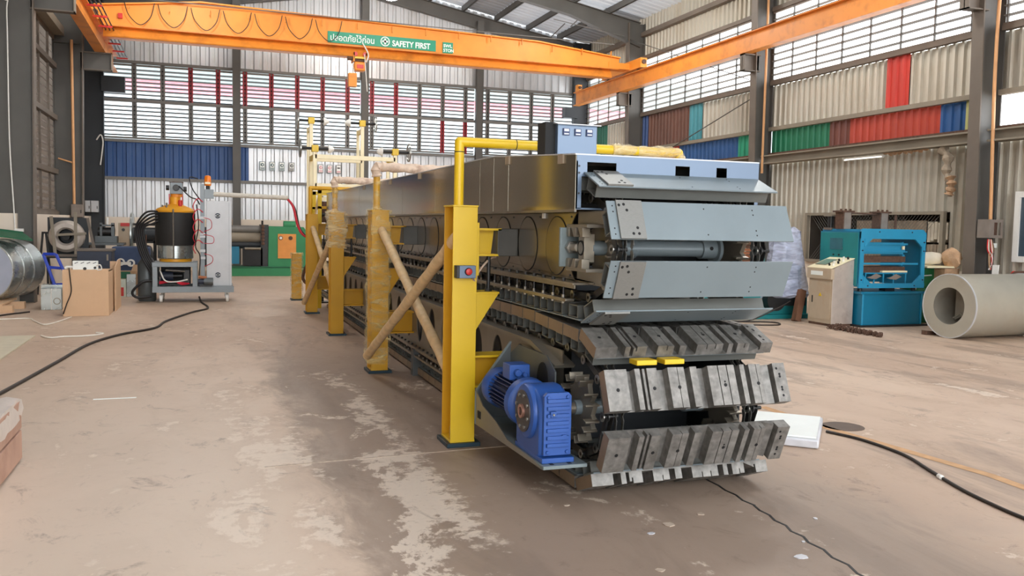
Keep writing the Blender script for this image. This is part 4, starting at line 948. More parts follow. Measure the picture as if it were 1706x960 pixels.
for i, y in enumerate(PY):
    c = yellow if i == 0 else amber
    far = i == 4
    zt = 1.73 if not far else .95
    t = thing('portal_frame' if not far else 'support_stand', labs[i], 'frame' if not far else 'stand', (1.74, y, 0))
    for side in ((0,) if far else (0, 1)):
        ox = 1.65 if side == 0 else 3.42
        mb = MB(); mb.box(ox, ox + .18, y, y + .012, .03, zt, c); mb.box(ox, ox + .18, y + .238, y + .25, .03, zt, amber); mb.box(ox + .085, ox + .095, y + .012, y + .238, .03, zt, amber)
        mb.box(ox - .005, ox + .185, y - .004, y + .254, zt, zt + .012, c); mb.box(ox - .002, ox + .182, y - .002, y + .252, .03, .045, c); mb.box(ox + .01, ox + .03, y + .04, y + .07, .045, .14, amber)
        mb.build('post', t, smooth=False, bevel=.002)
        mb = MB(); mb.box(ox - .03, ox + .22, y - .03, y + .27, 0, .03, foot_blue); mb.build('foot_plate', t, smooth=False, bevel=.003)
    if far:
        mb = MB(); wrap_sleeve(mb, 1.63, 1.86, y - .02, y + .27, .04, .98, clear_film, seed=9); mb.build('plastic_wrap', t, label='clear plastic wrap'); continue
    zp = 2.195; xp = 1.715; yp = y + .1
    mb = MB(); pipe(mb, [(xp, yp, zt + .01), (xp, yp, zp), (3.5, yp, zp), (3.5, yp, zt + .01)], .035, c)
    mb.build('pipe', t)
    if i == 0:
        mb = MB()
        for xx in (2.14, 2.31): mb.cyl((xx, yp, zp), (xx + .006, yp, zp), .0365, black, 18)
        mb.cyl((xp, yp, 2.12), (xp, yp, 2.126), .0365, black, 18); mb.build('joint_ring', t, label='dark joint rings')
        mb = MB(); rng = random.Random(3); 
        mb.tube([(2.92, yp, zp), (3.0, yp, zp + .005), (3.2, yp, zp), (3.4, yp, zp), (3.5, yp, zp - .01), (3.51, yp, zp - .12), (3.5, yp, zp - .3)], lambda q: .044 + .01 * math.sin(q * 40) * math.cos(q * 23), film('pipe_film', (236, 220, 180), .45), 12)
        mb.build('plastic_wrap', t, label='loose plastic wrap')
    if i in (1, 2):
        mb = MB(); mb.tube([(xp, yp, zp - .1), (xp, yp, zp), (xp + .12, yp, zp + .005), (xp + .5, yp, zp), (xp + .9, yp, zp), (3.45, yp, zp)], lambda q: .05 + .007 * math.sin(q * 60), foam_wrap, 12); mb.build('foam_sleeve', t, label='pinkish foam sleeve')
        mb = MB(); mb.tube([(xp, yp, zt), (xp, yp, zt + .12), (xp, yp, zp - .1)], lambda q: .06 + .01 * math.sin(q * 17) - .015 * (q > .3), clear_film if i == 1 else film('milky_film', (238, 216, 166), .38, .2, 12), 12); mb.build('pipe_wrap', t, label='plastic wrap')
        mb = MB()
        if i == 1: wrap_sleeve(mb, 1.63, 1.85, y - .012, y + .262, .1, zt + .02, clear_film, 30, seed=5); wrap_sleeve(mb, 1.60, 1.80, y - .03, y + .25, .1, .3, clear_film, 6, .02, seed=6)
        else: wrap_sleeve(mb, 1.61, 1.87, y - .03, y + .28, 1.25, zt + .03, MATS['milky_film'], 12, .018, seed=7)
        mb.build('plastic_wrap', t, label='crinkled clear plastic wrap')
    mb = MB(); mb.box(1.83, 1.845, y - .0, y + .22, 1.24, 1.62, c); mb.build('flange_plate', t, smooth=False, bevel=.002)
    mb = MB(); mb.box(1.845, 2.0, y + .02, y + .2, 1.38, 1.395, c); mb.box(1.845, 2.02, y + .02, y + .2, 1.565, 1.58, c); mb.prism([(1.845, 1.395), (1.965, 1.395), (1.985, 1.565), (1.845, 1.565)], 'y', y + .10, y + .112, c); mb.build('upper_arm', t, smooth=False)
    mb = MB(); mb.prism([(1.83, .83), (1.83, 1.11), (2.01, 1.11)], 'y', y + .03, y + .045, c); mb.prism([(1.83, .83), (1.83, 1.11), (2.01, 1.11)], 'y', y + .19, y + .205, c); mb.box(1.83, 2.01, y + .02, y + .215, 1.105, 1.12, c); mb.box(1.832, 1.84, y + .03, y + .2, .83, 1.1, c)
    mb.build('gusset_bracket', t, smooth=False, bevel=.0015)
    mb = MB(); mb.box(1.83, 2.14, y + .03, y + .22, .64, .655, c); mb.box(1.83, 2.14, y + .03, y + .22, .42, .435, c); mb.box(1.83, 2.14, y + .12, y + .13, .435, .64, amber); mb.build('lower_arm', t, smooth=False)
    mb = MB(); mb.box(1.99, 2.148, y + .02, y + .2, 1.38, 1.58, mat('dark_polished', (74, 73, 70), .35, .6, var=.15)); mb.build('arm_cover', t, smooth=False, label='polished sheet cover on the upper arm', bevel=.004)
    mb = MB(); mb.cyl((1.95, y + .1, 1.12), (1.95, y + .1, 1.38), .014, dark_steel, 12); mb.cyl((1.95, y + .1, 1.12), (1.95, y + .1, 1.14), .028, dark_steel, 6); mb.build('support_rod', t)
    if i == 0:
        mb = MB(); mb.box(1.66, 1.68, y - .075, y + .0, 1.225, 1.315, dark_steel); mb.box(1.68, 1.80, y - .075, y + .0, 1.225, 1.315, front_blue); bx = mb.build('button_box', t, smooth=False, bevel=.003, label='grey button box')
        mb = MB(); mb.hollow((1.745, y - .076, 1.272), (1.745, y - .08, 1.272), .028, .022, black, 20); mb.lathe((1.745, y - .075, 1.272), (0, -1, 0), [(.022, 0), (.024, .012), (.022, .02), (.012, .024)], red_paint, 20); mb.build('stop_button', bx, label='red button')
        mb = MB(); mb.tube([(1.79, y - .02, 1.225), (1.83, y + .02, 1.2), (1.86, y + .06, 1.26), (1.95, y + .1, 1.35), (2.02, y + .15, 1.37)], .008, foam_wrap, 6); mb.build('cable', t)
# cardboard wrapped diagonal braces
for (a, b, lab) in (((1.74, 5.98, 1.56), (1.62, 9.1, .2), 'cardboard wrapped brace tube rising to the nearest portal post'), ((1.68, 9.12, 1.53), (1.74, 6.24, .3), 'foil patched brace tube falling from the second post to the nearest post'),
                    ((1.74, 12.36, 1.52), (1.62, 15.4, .2), 'far cardboard brace tube rising to the third portal post'), ((1.68, 15.4, 1.5), (1.76, 12.7, .3), 'far golden brace tube falling from the fourth portal post')):
    mb = MB(); A = Vector(a); B = Vector(b); d = B - A
    if 'falling' in lab: A += Vector((.0, 0, 0)); off = Vector((.07, 0, 0))
    else: off = Vector((-.02, 0, 0))
    mb.tube([A + off + d * q for q in (0, .03, .25, .5, .75, .97, 1)], lambda q: (.03 if q < .02 or q > .98 else .045) + .003 * math.sin(q * 70), cardboard, 14)
    o = mb.build('diagonal_brace'); tag(o, lab, 'brace')

# ------------------------------------------------------------------ foaming machine, left middle
t = thing('foaming_machine', 'wheeled foaming machine with black jacketed tank and tall pale grey cabinet', 'machine', (-.25, 17.9, 0))
mb = MB()
for x in (-.98, -.26): mb.box(x, x + .09, 17.9, 17.98, .2, .77, mach_grey); mb.box(x, x + .09, 18.75, 18.83, .2, .77, mach_grey)
mb.box(-.985, -.165, 17.894, 17.986, .69, .775, mach_grey); mb.box(-.985, .505, 17.892, 17.988, .195, .31, mach_grey); mb.box(-.985, .505, 18.744, 18.836, .195, .31, mach_grey)
mb.box(-.975, -.9, 17.95, 18.8, .205, .305, mach_grey); mb.box(.42, .495, 17.95, 18.8, .205, .305, mach_grey); mb.box(-.98, -.17, 17.98, 18.8, .70, .76, mach_grey); mb.box(-.98, .5, 17.98, 18.75, .22, .25, mach_grey); mb.build('frame', t, bevel=.004, smooth=False)
for x, y in ((-.83, 17.98), (.38, 17.98), (-.83, 18.7), (.38, 18.7)):
    mb = MB(); mb.cyl((x - .025, y, .075), (x + .025, y, .075), .075, clear_white, 20); mb.cyl((x - .03, y, .075), (x + .03, y, .075), .03, dark_steel, 12); mb.box(x - .035, x - .028, y - .03, y + .03, .075, .19, bolt_steel); mb.box(x + .028, x + .035, y - .03, y + .03, .075, .19, bolt_steel); mb.box(x - .05, x + .05, y - .05, y + .05, .185, .2, bolt_steel); mb.build('caster', t)
mb = MB(); mb.lathe((-.575, 18.32, 1.74), (0, 0, 1), [(.3, -.96), (.3, -.02), (.36, 0), (.37, .03), (.33, .07), (.2, .13), (.1, .16), (.1, .3), (.07, .31)], tank_orange, 36); mb.build('tank', t)
mb = MB(); mb.lathe((-.575, 18.32, 1.10), (0, 0, 1), [(.365, 0), (.37, .01), (.37, .63), (.36, .64)], tank_black, 40); mb.build('tank_jacket', t, label='black tank jacket')
mb = MB(); mb.lathe((-.575, 18.32, .84), (0, 0, 1), [(.32, 0), (.33, .01), (.33, .25), (.34, .26)], galv, 40); mb.build('steel_band', t, label='bright steel lower tank band')
mb = MB(); mb.cyl((-.6, 17.94, .84), (-.6, 17.94, 1.8), .014, bolt_steel, 8); mb.build('level_tube', t)
mb = MB(); mb.cyl((-.55, 18.32, 2.04), (-.55, 18.32, 2.1), .11, orange, 20); mb.box(-.66, -.44, 18.2, 18.44, 2.1, 2.32, mach_grey); mb.cyl((-.55, 18.2, 2.22), (-.55, 18.1, 2.22), .06, dark_steel, 12); mb.cyl((-.42, 18.32, 2.2), (-.36, 18.32, 2.2), .05, dark_steel, 12); mb.cyl((-.74, 18.32, 2.22), (-.68, 18.32, 2.22), .05, dark_steel, 12); mb.box(-.68, -.42, 18.2, 18.42, 2.32, 2.335, rust); mb.build('stirrer_motor', t, bevel=.006)
mb = MB()
for dx in (-.12, .12): mb.box(-.57 + dx, -.55 + dx, 18.3, 18.33, 1.88, 2.1, red_paint)
mb.cyl((-.48, 18.15, 1.86), (-.48, 18.15, 1.98), .035, red_paint, 12); mb.cyl((-.72, 18.1, 1.83), (-.72, 18.1, 1.92), .02, bolt_steel, 10); mb.cyl((-.8, 18.2, 1.8), (-.8, 18.2, 1.88), .016, bolt_steel, 10); mb.build('tank_fittings', t, label='red and steel tank fittings')
cab = MB().box(.0, .47, 18.0, 18.75, .31, 1.98, cab_light).build('electrical_cabinet', t, bevel=.006, smooth=False)
MB().box(.42, .424, 17.994, 18.0, .33, 1.96, mach_grey).build('door_edge', cab)
for z in (1.69, .53):
    mb = MB(); mb.cyl((.21, 18.0, z), (.21, 17.994, z), .06, navy, 28); mb.hollow((.21, 17.994, z), (.21, 17.991, z), .06, .052, cab_light, 28); mb.box(.165, .255, 17.990, 17.994, z - .014, z + .014, cab_light); mb.box(.19, .23, 17.990, 17.994, z - .026, z + .026, cab_light); mb.build('round_logo', cab)
mb = MB(); mb.box(-.11, -.03, 17.95, 18.03, .31, 2.3, mach_grey); mb.box(-.03, .14, 17.95, 18.05, 2.02, 2.2, mach_grey); mb.build('mast', t, smooth=False, bevel=.004)
mb = MB(); mb.cyl((.1, 18.0, 2.11), (1.53, 17.75, 2.07), .045, mat('taped_boom', (206, 200, 188), .5, var=.1, scale=12), 16); mb.build('boom', t, label='pale taped boom arm')
mb = MB(); mb.cyl((.03, 18.02, 2.2), (.03, 18.02, 2.27), .035, dark_steel, 14); mb.lathe((.03, 18.02, 2.27), (0, 0, 1), [(.06, 0), (.065, .02), (.06, .16), (.05, .19), (.02, .2)], amber_glass, 20); mb.box(-.02, .08, 17.955, 17.965, 2.3, 2.34, cream_paint); mb.build('beacon', t, label='orange warning beacon')
# pump bay
mb = MB(); mb.box(-.86, -.3, 18.3, 18.6, .31, .34, dark_steel); mb.cyl((-.85, 18.2, .5), (-.62, 18.2, .5), .1, navy, 20); mb.cyl((-.62, 18.2, .5), (-.45, 18.2, .5), .05, dark_steel, 14); mb.box(-.42, -.32, 18.1, 18.3, .35, .62, dark_steel); mb.cyl((-.75, 18.05, .62), (-.4, 18.05, .6), .022, bolt_steel, 10); mb.box(-.86, -.3, 18.6, 18.62, .31, .69, steel_dark); mb.build('pump', t)
mb = MB(); mb.cyl((-.05, 17.86, .41), (.12, 17.86, .41), .075, slat_dark, 20); mb.cyl((-.16, 17.86, .41), (-.05, 17.86, .41), .05, navy, 16); mb.box(-.12, .1, 17.84, 17.9, .31, .35, dark_steel); mb.cyl((-.15, 17.85, .5), (.0, 17.85, .48), .03, wood_orange, 10); mb.build('metering_motor', t)
mb = MB()
for k in range(3): mb.tube([(-.86, 18.0, .36 + .02 * k), (-.6, 17.97, .4), (-.45, 17.98, .34 + .02 * k), (-.32, 18.05, .36)], .011, hose_red, 6)
mb.tube([(-.85, 18.0, .62), (-.75, 17.95, .42), (-.55, 17.96, .4), (-.35, 18.0, .44)], .014, clear_white, 6)
mb.build('pump_hoses', t)
for k in range(5):
    mb = MB(); dx = .035 * k
    mb.tube([(-.86 + dx, 18.15, 1.75 - .03 * k), (-1.1 + dx, 18.1, 1.72 - .05 * k), (-1.28 + dx, 18.08, 1.4), (-1.2 + dx, 18.05, .95), (-1.0 + dx, 18.0, .55), (-.95, 18.0, .45)], .02, hose_black, 7); mb.build('hose', t, label='black hose bundled left of the tank')
mb = MB(); mb.tube([(-.98, 17.95, .42), (-1.15, 17.9, .4), (-1.33, 17.88, .22), (-1.25, 17.86, .11), (-1.0, 17.88, .13)], .025, hose_black, 8); mb.build('hose', t)
mb = MB(); mb.tube([(1.5, 17.75, 2.06), (1.62, 17.7, 1.9), (1.7, 17.65, 1.55), (1.8, 17.6, 1.35), (1.98, 17.6, 1.27)], .022, hose_red, 8); mb.tube([(1.52, 17.78, 2.06), (1.66, 17.72, 1.86), (1.74, 17.68, 1.5), (1.86, 17.6, 1.33), (1.98, 17.6, 1.3)], .018, hose_black, 8); mb.build('hose', t, label='red and black hoses hanging from the boom end')
mb = MB(); rng = random.Random(4)
for k in range(5):
    z = .95 + .2 * k; mb.tube([(-.2, 17.94, z), (-.24, 17.9, z + .12), (-.16, 17.9, z + .26), (-.06, 17.93, z + .2)], .009, hose_red, 6)
mb.tube([(-.18, 17.93, 1.9), (-.14, 17.9, 1.5), (-.2, 17.88, 1.1), (-.12, 17.9, .9), (-.14, 17.92, .5)], .011, hose_black, 6); mb.tube([(-.5, 18.1, 2.25), (-.3, 18.0, 2.05), (-.18, 17.97, 2.0), (-.12, 17.95, 1.9)], .012, hose_black, 6); mb.tube([(-.1, 17.93, 1.98), (-.25, 18.0, 2.2), (-.3, 18.05, 2.42), (-.15, 18.1, 2.4)], .011, hose_black, 6)
for z in (1.62, 1.3, 1.26, .98, .84): mb.box(-.12, -.02, 17.93, 17.96, z, z + .05, cab_light)
mb.tube([(-.05, 17.93, 1.65), (.08, 17.9, 1.6), (.09, 17.9, 1.45), (-.04, 17.93, 1.38)], .006, hose_red, 6); mb.tube([(-.05, 17.93, 1.32), (.12, 17.9, 1.28), (.12, 17.9, 1.16), (-.04, 17.93, 1.15)], .006, hose_red, 6); mb.tube([(-.05, 17.93, .95), (.1, 17.9, .9), (.1, 17.9, .78), (-.04, 17.93, .7)], .006, hose_red, 6)
mb.build('air_lines', t, label='red air lines and valves on the mast')
mb = MB(); mb.lathe((-1.1, 18.35, 0), (0, 0, 1), [(.15, 0), (.17, .03), (.17, .72), (.1, .84), (.05, .86), (.05, .92)], slat_dark, 24); mb.box(-1.13, -1.07, 18.32, 18.38, .92, 1.0, dark_steel); mb.cyl((-1.1, 18.2, 1.0), (-1.1, 18.2, 1.3), .012, rust, 8); o = mb.build('gas_bottle', bevel=0); tag(o, 'dark grey gas bottle standing left of the foaming machine', 'gas bottle')
def cable(pts, rad, m, lab, nm='cable'):
    mb = MB(); mb.tube([(x, y, z if len(p) > 2 else rad) for p in pts for (x, y, z) in [(p[0], p[1], p[2] if len(p) > 2 else rad)]], rad, m, 8); o = mb.build(nm); tag(o, lab, 'cable'); return o
cable([(-.14, 17.85, .12), (-.1, 17.75, .02), (.02, 16.55), (-.25, 15.8), (-.6, 14.5), (-.72, 13.6), (-1.12, 12.9), (-1.4, 12.0), (-1.55, 10.6), (-1.76, 8.7), (-1.9, 7.9)], .017, cable_brown, 'black cable snaking over the floor from the foaming machine to the left edge')
cable([(4.66, 5.6), (4.75, 5.3), (4.73, 4.86), (4.6, 4.5), (4.44, 4.06), (4.36, 3.7), (4.33, 3.5), (4.2, 3.1)], .011, cable_brown, 'black cable on the right foreground floor from the white board')
mb = MB(); mb.lathe((4.52, 4.3, .012), (.3, .9, 0), [(.01, 0), (.018, .01), (.018, .05), (.01, .06)], clear_white, 8); mb.build('cable_knot', bpy.data.objects['cable.001'], label='taped cable joint')

# green roller machine
t = thing('roller_machine', 'green roller machine with orange door against the back wall', 'machine', (1.8, 26.7, 0))
mb = MB(); mb.box(.3, 2.75, 26.3, 27.4, 0, .26, green); mb.box(.28, 2.77, 26.28, 27.42, .24, .28, green_dk); mb.build('base', t, smooth=False, bevel=.01)
mb = MB(); mb.prism([(1.7, .27), (2.8, .27), (2.9, 1.2), (2.72, 1.45), (1.72, 1.46)], 'y', 26.35, 27.3, green); mb.build('gear_housing', t, smooth=False, bevel=.01)
mb = MB(); mb.box(1.98, 2.5, 26.33, 26.35, .52, 1.24, pan_orange); mb.cyl((2.06, 26.33, 1.12), (2.06, 26.31, 1.12), .06, rust, 16); mb.cyl((2.06, 26.31, 1.12), (2.06, 26.3, 1.12), .04, clear_white, 16); mb.cyl((2.34, 26.33, 1.12), (2.34, 26.31, 1.12), .06, rust, 16); mb.build('door', t, label='orange door with two dials')
mb = MB(); mb.hollow((2.15, 26.5, 1.5), (2.5, 26.5, 1.5), .12, .08, green, 20); mb.build('top_guard', t)
for z, rr, m_ in ((1.36, .11, girt_grey), (1.12, .15, beige_beam), (.9, .11, steel_dark)):
    mb = MB(); mb.cyl((.0, 26.7, z), (1.6, 26.7, z), rr, m_, 24); mb.build('roller', t)
MB().box(-.1, .02, 26.4, 27.2, .27, 1.4, dark_steel).build('side_frame', t)
mb = MB(); mb.box(1.5, 1.72, 26.4, 27.2, .27, 1.5, dark_steel); mb.cyl((1.55, 26.5, 1.3), (1.55, 26.5, 1.62), .03, dark_steel, 10)
for k in range(6): mb.lathe((1.56, 26.38, .95 + .1 * k), (0, -1, 0), [(.05, 0), (.05, .03), (.03, .04)], rust, 10)
mb.build('side_frame', t)
mb = MB(); mb.box(.1, .55, 26.4, 26.8, .3, .8, canvas); mb.box(.6, .9, 26.45, 26.8, .35, .85, press_cyan); mb.box(1.0, 1.55, 26.4, 26.8, .3, .82, rubber); mb.cyl((1.05, 26.38, .8), (1.5, 26.38, .8), .04, rail_steel, 10); mb.build('drive_unit', t, smooth=False)

# junk near the yellow stands at the far end
t = thing('mixing_head', 'blue and black mixing head with hoses by the far yellow posts', 'mixing head', (2.05, 17.5, 0))
mb = MB(); mb.box(1.95, 2.25, 17.4, 17.7, 1.14, 1.22, motor_dark); mb.cyl((1.85, 17.5, 1.18), (2.1, 17.5, 1.18), .07, motor_dark, 14); mb.cyl((2.0, 17.5, 1.22), (2.0, 17.5, 1.42), .07, rubber, 14); mb.build('head', t)
mb = MB(); mb.tube([(2.1, 17.4, 1.1), (1.9, 17.35, .85), (1.78, 17.35, .55), (1.85, 17.35, .4), (2.05, 17.4, .38)], .03, rust, 8); mb.tube([(2.05, 17.45, 1.1), (2.0, 17.4, .8), (1.88, 17.4, .7)], .02, clear_white, 8); mb.tube([(2.2, 17.3, 1.0), (2.0, 17.3, .75), (2.05, 17.3, .5)], .02, hose_black, 8); mb.build('hoses', t)
mb = MB(); mb.box(2.1, 2.2, 17.5, 17.6, 0, 1.14, dark_steel); mb.box(2.0, 2.3, 17.4, 17.7, 0, .03, dark_steel); mb.build('stand', t, smooth=False)

# decoiler racks behind the conveyor
def rack(y, z, xa, xb, lab, low, depth):
    t = thing('coil_rack', lab, 'rack', ((xa + xb) / 2, y, 0))
    for x in (xa, xb):
        MB().box(x - .04, x + .04, y - .04, y + .04, 0, z, cream_paint).build('post', t, smooth=False, bevel=.004)
        MB().box(x - .035, x + .035, y + depth - .035, y + depth + .035, 0, z - .1, cream_paint).build('post', t, smooth=False, bevel=.004)
        MB().box(x - .07, x + .07, y - .07, y + .07, z - .07, z + .07, yellow).build('bearing', t, bevel=.01)
        mb = MB(); mb.cyl((x - .3, y, z), (x + .3, y, z), .03, rubber, 12); mb.build('spindle', t)
        s_ = -1 if x == xa else 1
        mb = MB(); mb.lathe((x - s_ * .28, y, z), (-s_, 0, 0), [(.09, 0), (.08, .05), (.03, .12)], clear_white, 16); mb.build('cone', t, label='white cone')
        mb = MB(); mb.hollow((x + s_ * .29, y, z), (x + s_ * .32, y, z), .2, .175, bolt_steel, 28)
        for k in range(3): a = k * PI / 3; mb.bar((x + s_ * .305, y - .18 * math.cos(a), z - .18 * math.sin(a)), (x + s_ * .305, y + .18 * math.cos(a), z + .18 * math.sin(a)), .015, .015, bolt_steel)
        mb.build('handwheel', t)
    for zz in low: MB().box(xa, xb, y - .04, y + .04, zz, zz + .09, cream_paint).build('crossbar', t, smooth=False, bevel=.003)
    MB().box(xa - .03, xa + .03, y, y + depth, z - .22, z - .12, yellow).build('side_rail', t, smooth=False); MB().box(xb - .03, xb + .03, y, y + depth, z - .22, z - .12, yellow).build('side_rail', t, smooth=False)
rack(18.9, 3.16, 2.18, 3.9, 'lower cream coil rack with handwheels behind the conveyor end', [2.95, 2.34], .8)
rack(20.5, 3.92, 2.28, 3.45, 'taller yellow coil rack with handwheels behind the lower rack', [3.0, 2.1], .6)
t = thing('feed_table', 'yellow feed frame at the far end of the conveyor hood', 'frame', (2.4, 16.6, 0))
mb = MB()
for yy in (16.4, 17.3): mb.box(1.95, 2.02, yy, yy + .07, 0, 2.2, yellow); mb.box(3.3, 3.37, yy, yy + .07, 0, 2.2, yellow); mb.box(1.95, 3.37, yy, yy + .07, 2.13, 2.2, yellow); mb.box(1.95, 3.37, yy, yy + .07, 1.85, 1.9, amber)
mb.build('frame', t, smooth=False, bevel=.003)
mb = MB(); mb.box(2.1, 3.2, 16.95, 17.2, 1.6, 2.0, rust); mb.cyl((2.05, 17.0, 1.75), (3.3, 17.0, 1.75), .06, dark_steel, 14); mb.tube([(2.1, 16.9, 2.1), (2.0, 16.8, 2.05), (1.95, 16.8, 1.7)], .02, cardboard, 8); mb.build('roller_bridge', t)

# ------------------------------------------------------------------ left side clutter
A = Vector((-3.6, 16.85, .67)); Bv = Vector((-3.3, 18.0, .67)); ax = (Bv - A).normalized()
t = thing('round_duct', 'big galvanised round duct lying on pallets at the left edge', 'duct', (A.x, A.y, 0))
mb = MB(); prof = []
L_ = (Bv - A).length
for q, rr in ((0, .515), (.02, .525), (.3, .52), (.31, .535), (.33, .535), (.34, .52), (.62, .52), (.63, .535), (.66, .535), (.67, .52), (1, .52)): prof.append((rr, q * L_))
mb.lathe(A, ax, prof, galv, 56); mb.build('shell', t)
mb = MB(); mb.lathe(A - ax * .005, ax, [(.5, 0), (.5, .006)], galv_face, 56); mb.build('end_cap', t, label='pale blue end face')
mb = MB(); mb.box(-4.1, -3.05, 16.3, 16.45, 0, .12, wood_pale); mb.box(-4.1, -3.0, 17.0, 17.15, 0, .12, wood_pale); mb.box(-3.9, -3.2, 16.3, 17.5, .12, .15, wood_pale); o = mb.build('pallet', smooth=False); tag(o, 'wooden pallet under the round duct', 'pallet')
mb = MB(); mb.M = Matrix.Translation((-3.2, 17.3, 1.27)) @ Matrix.Rotation(.35, 4, 'Z') @ Matrix.Rotation(.13, 4, 'Y') @ Matrix.Rotation(.12, 4, 'X'); mb.box(-.3, .24, -.4, .4, -.01, .012, green_dk); mb.box(-.28, .22, .4, .42, -.01, .04, green_dk); o = mb.build('green_sheet', smooth=False); tag(o, 'dark green sheet lying on top of the round duct', 'sheet')
mb = MB(); mb.box(-2.70, -2.38, 16.75, 17.05, .0, .37, galv); mb.box(-2.545, -2.53, 16.745, 16.75, 0, .37, clear_white); mb.hollow((-2.45, 16.75, .15), (-2.45, 16.74, .15), .06, .045, rail_steel, 16); o = mb.build('metal_tin', bevel=.004, smooth=False); tag(o, 'square shiny metal tin left of the chipboard crate', 'tin')
t = thing('blue_holder', 'bright blue plastic frame leaning above the metal tin', 'plastic frame', (-2.6, 17.25, 0))
mb = MB(); q = [((-2.72, .95), (-2.54, .4)), ((-2.52, .95), (-2.3, .42)), ((-2.72, .95), (-2.52, .95)), ((-2.6, .4), (-2.28, .42)), ((-2.66, .72), (-2.44, .7))]
for (a, b) in q: mb.bar((a[0], 17.2, a[1]), (b[0], 17.15, b[1]), .05, .05, blue_plastic, (0, 1, 0))
mb.build('body', t, smooth=False, bevel=.012)
mb = MB(); mb.box(-2.75, -2.3, 17.12, 17.4, .36, .41, galv); mb.box(-2.75, -2.3, 17.12, 17.4, 0, .36, galv); mb.build('foot', t, smooth=False)
t = thing('chipboard_crate', 'pale chipboard box with the power strip on top', 'crate', (-1.85, 15.6, 0))
mb = MB(); mb.box(-2.20, -1.52, 15.6, 15.62, 0.0, .76, wood_pale); mb.box(-2.20, -2.18, 15.62, 16.3, 0, .74, wood_pale); mb.box(-1.54, -1.52, 15.62, 16.3, 0, .74, wood_pale); mb.box(-2.2, -1.52, 15.62, 16.3, .72, .74, wood_pale); mb.build('panel', t, smooth=False, bevel=.004)
mb = MB(); mb.box(-1.62, -1.5, 16.9, 16.92, 0, .84, wood_pale); mb.prism([(16.35, 0), (17.3, 0), (17.3, .86), (16.9, .86), (16.35, .76)], 'x', -1.5, -1.48, wood_pale); o = mb.build('leaning_board', smooth=False); tag(o, 'upright chipboard board behind the box with the power strip', 'board')
t = thing('power_strip', 'white multi socket box on the chipboard crate', 'socket box', (-1.88, 15.7, .76))
mb = MB(); mb.box(-2.05, -1.68, 15.62, 15.72, .742, .90, sign_white)
mb.build('case', t, smooth=False, bevel=.005)
mb = MB()
for k in range(4): mb.bar((-2.02 + .09 * k, 15.615, .86), (-1.97 + .09 * k, 15.615, .88), .01, .01, dark_steel)
mb.cyl((-1.87, 15.62, .775), (-1.87, 15.60, .775), .025, dark_steel, 12)
mb.cyl((-1.72, 15.62, .79), (-1.72, 15.60, .79), .02, dark_steel, 12); mb.build('sockets', t)
mb = MB(); mb.tube([(-1.7, 15.6, .82), (-1.64, 15.58, .84), (-1.62, 15.58, .77), (-1.68, 15.6, .75)], .01, clear_white, 6); mb.tube([(-2.05, 15.65, .8), (-2.14, 15.64, .8), (-2.16, 15.62, .77)], .02, clear_white, 6); mb.build('lead', t)
cable([(-2.1, 15.6, .79), (-2.08, 15.57, .6), (-2.07, 15.57, .4), (-2.14, 15.57, .2), (-2.19, 15.57, .04)], .009, cable_brown, 'brown lead hanging down the front of the chipboard crate')
cable([(-3.4, 15.0), (-2.7, 15.3), (-2.5, 14.9), (-2.3, 14.4), (-2.18, 14.55), (-2.05, 15.4)], .01, white_cable, 'white cable looping on the floor before the chipboard crate')
cable([(-2.1, 13.0), (-1.95, 12.75), (-1.8, 12.85), (-1.6, 12.85), (-1.42, 12.95), (-1.35, 13.1), (-1.45, 13.2)], .012, white_cable, 'white cable and plug lying left of the black cable')
cable([(-3.9, 15.6), (-3.3, 15.55), (-3.0, 16.0), (-2.8, 16.3)], .014, cable_brown, 'dark cable beside the duct pallet')
mb = MB(); mb.box(-3.3, -2.17, 10.4, 13.0, .004, .02, mat('pale_board', (206, 196, 172), .6, var=.05)); o = mb.build('floor_sheet', smooth=False); tag(o, 'flat pale board lying on the floor at the left edge', 'board')
# blower fan on a stand
t = thing('blower_fan', 'grey scroll blower fan in a square steel frame on a tall stand', 'fan', (-2.72, 20.2, 0))
mb = MB(); mb.box(-3.12, -2.35, 20.3, 20.33, .82, 1.6, steel_dark); mb.build('back_plate', t, smooth=False)
mb = MB(); pts = []
for k in range(41):
    a = 2 * PI * k / 40; pts.append((-2.74 + .3 * math.cos(a), 1.21 + .3 * math.sin(a)))
lf = mat('pale_scroll', (186, 176, 166), .5, .2, var=.14, scale=7); mb.hollow((-2.74, 20.3, 1.21), (-2.74, 20.05, 1.21), .33, .15, lf, 40, rubber); vs=[]
for k in range(33):
    a = 2 * PI * k / 32
    for rr, yy in ((.15, 20.05), (.19, 19.98), (.27, 19.98), (.33, 20.05)): vs.append((-2.74 + rr * math.cos(a), yy, 1.21 + rr * math.sin(a)))
mb.add(vs, [(4 * k + j, 4 * k + j + 1, 4 * k + 5 + j, 4 * k + 4 + j) for k in range(32) for j in range(3)], lf); mb.build('scroll_housing', t)
mb = MB(); mb.cyl((-2.74, 20.2, 1.2), (-2.74, 20.0, 1.2), .07, rubber, 20); mb.build('hub', t)
mb = MB()
for a, b in (((-3.0, 1.62), (-2.93, .8)), ((-2.55, 1.72), (-2.55, .8))): mb.bar((a[0], 19.95, a[1]), (b[0], 19.95, b[1]), .06, .03, beige_beam, (0, 1, 0))
mb.bar((-2.9, 19.93, 1.24), (-2.35, 19.93, 1.28), .03, .05, beige_beam); mb.bar((-3.12, 19.95, .82), (-2.3, 19.95, .82), .05, .05, steel_brown)
mb.bar((-2.33, 20.0, 1.6), (-2.18, 20.0, .8), .05, .05, steel_brown, (0, 1, 0)); mb.build('guard_frame', t, smooth=False)
mb = MB()
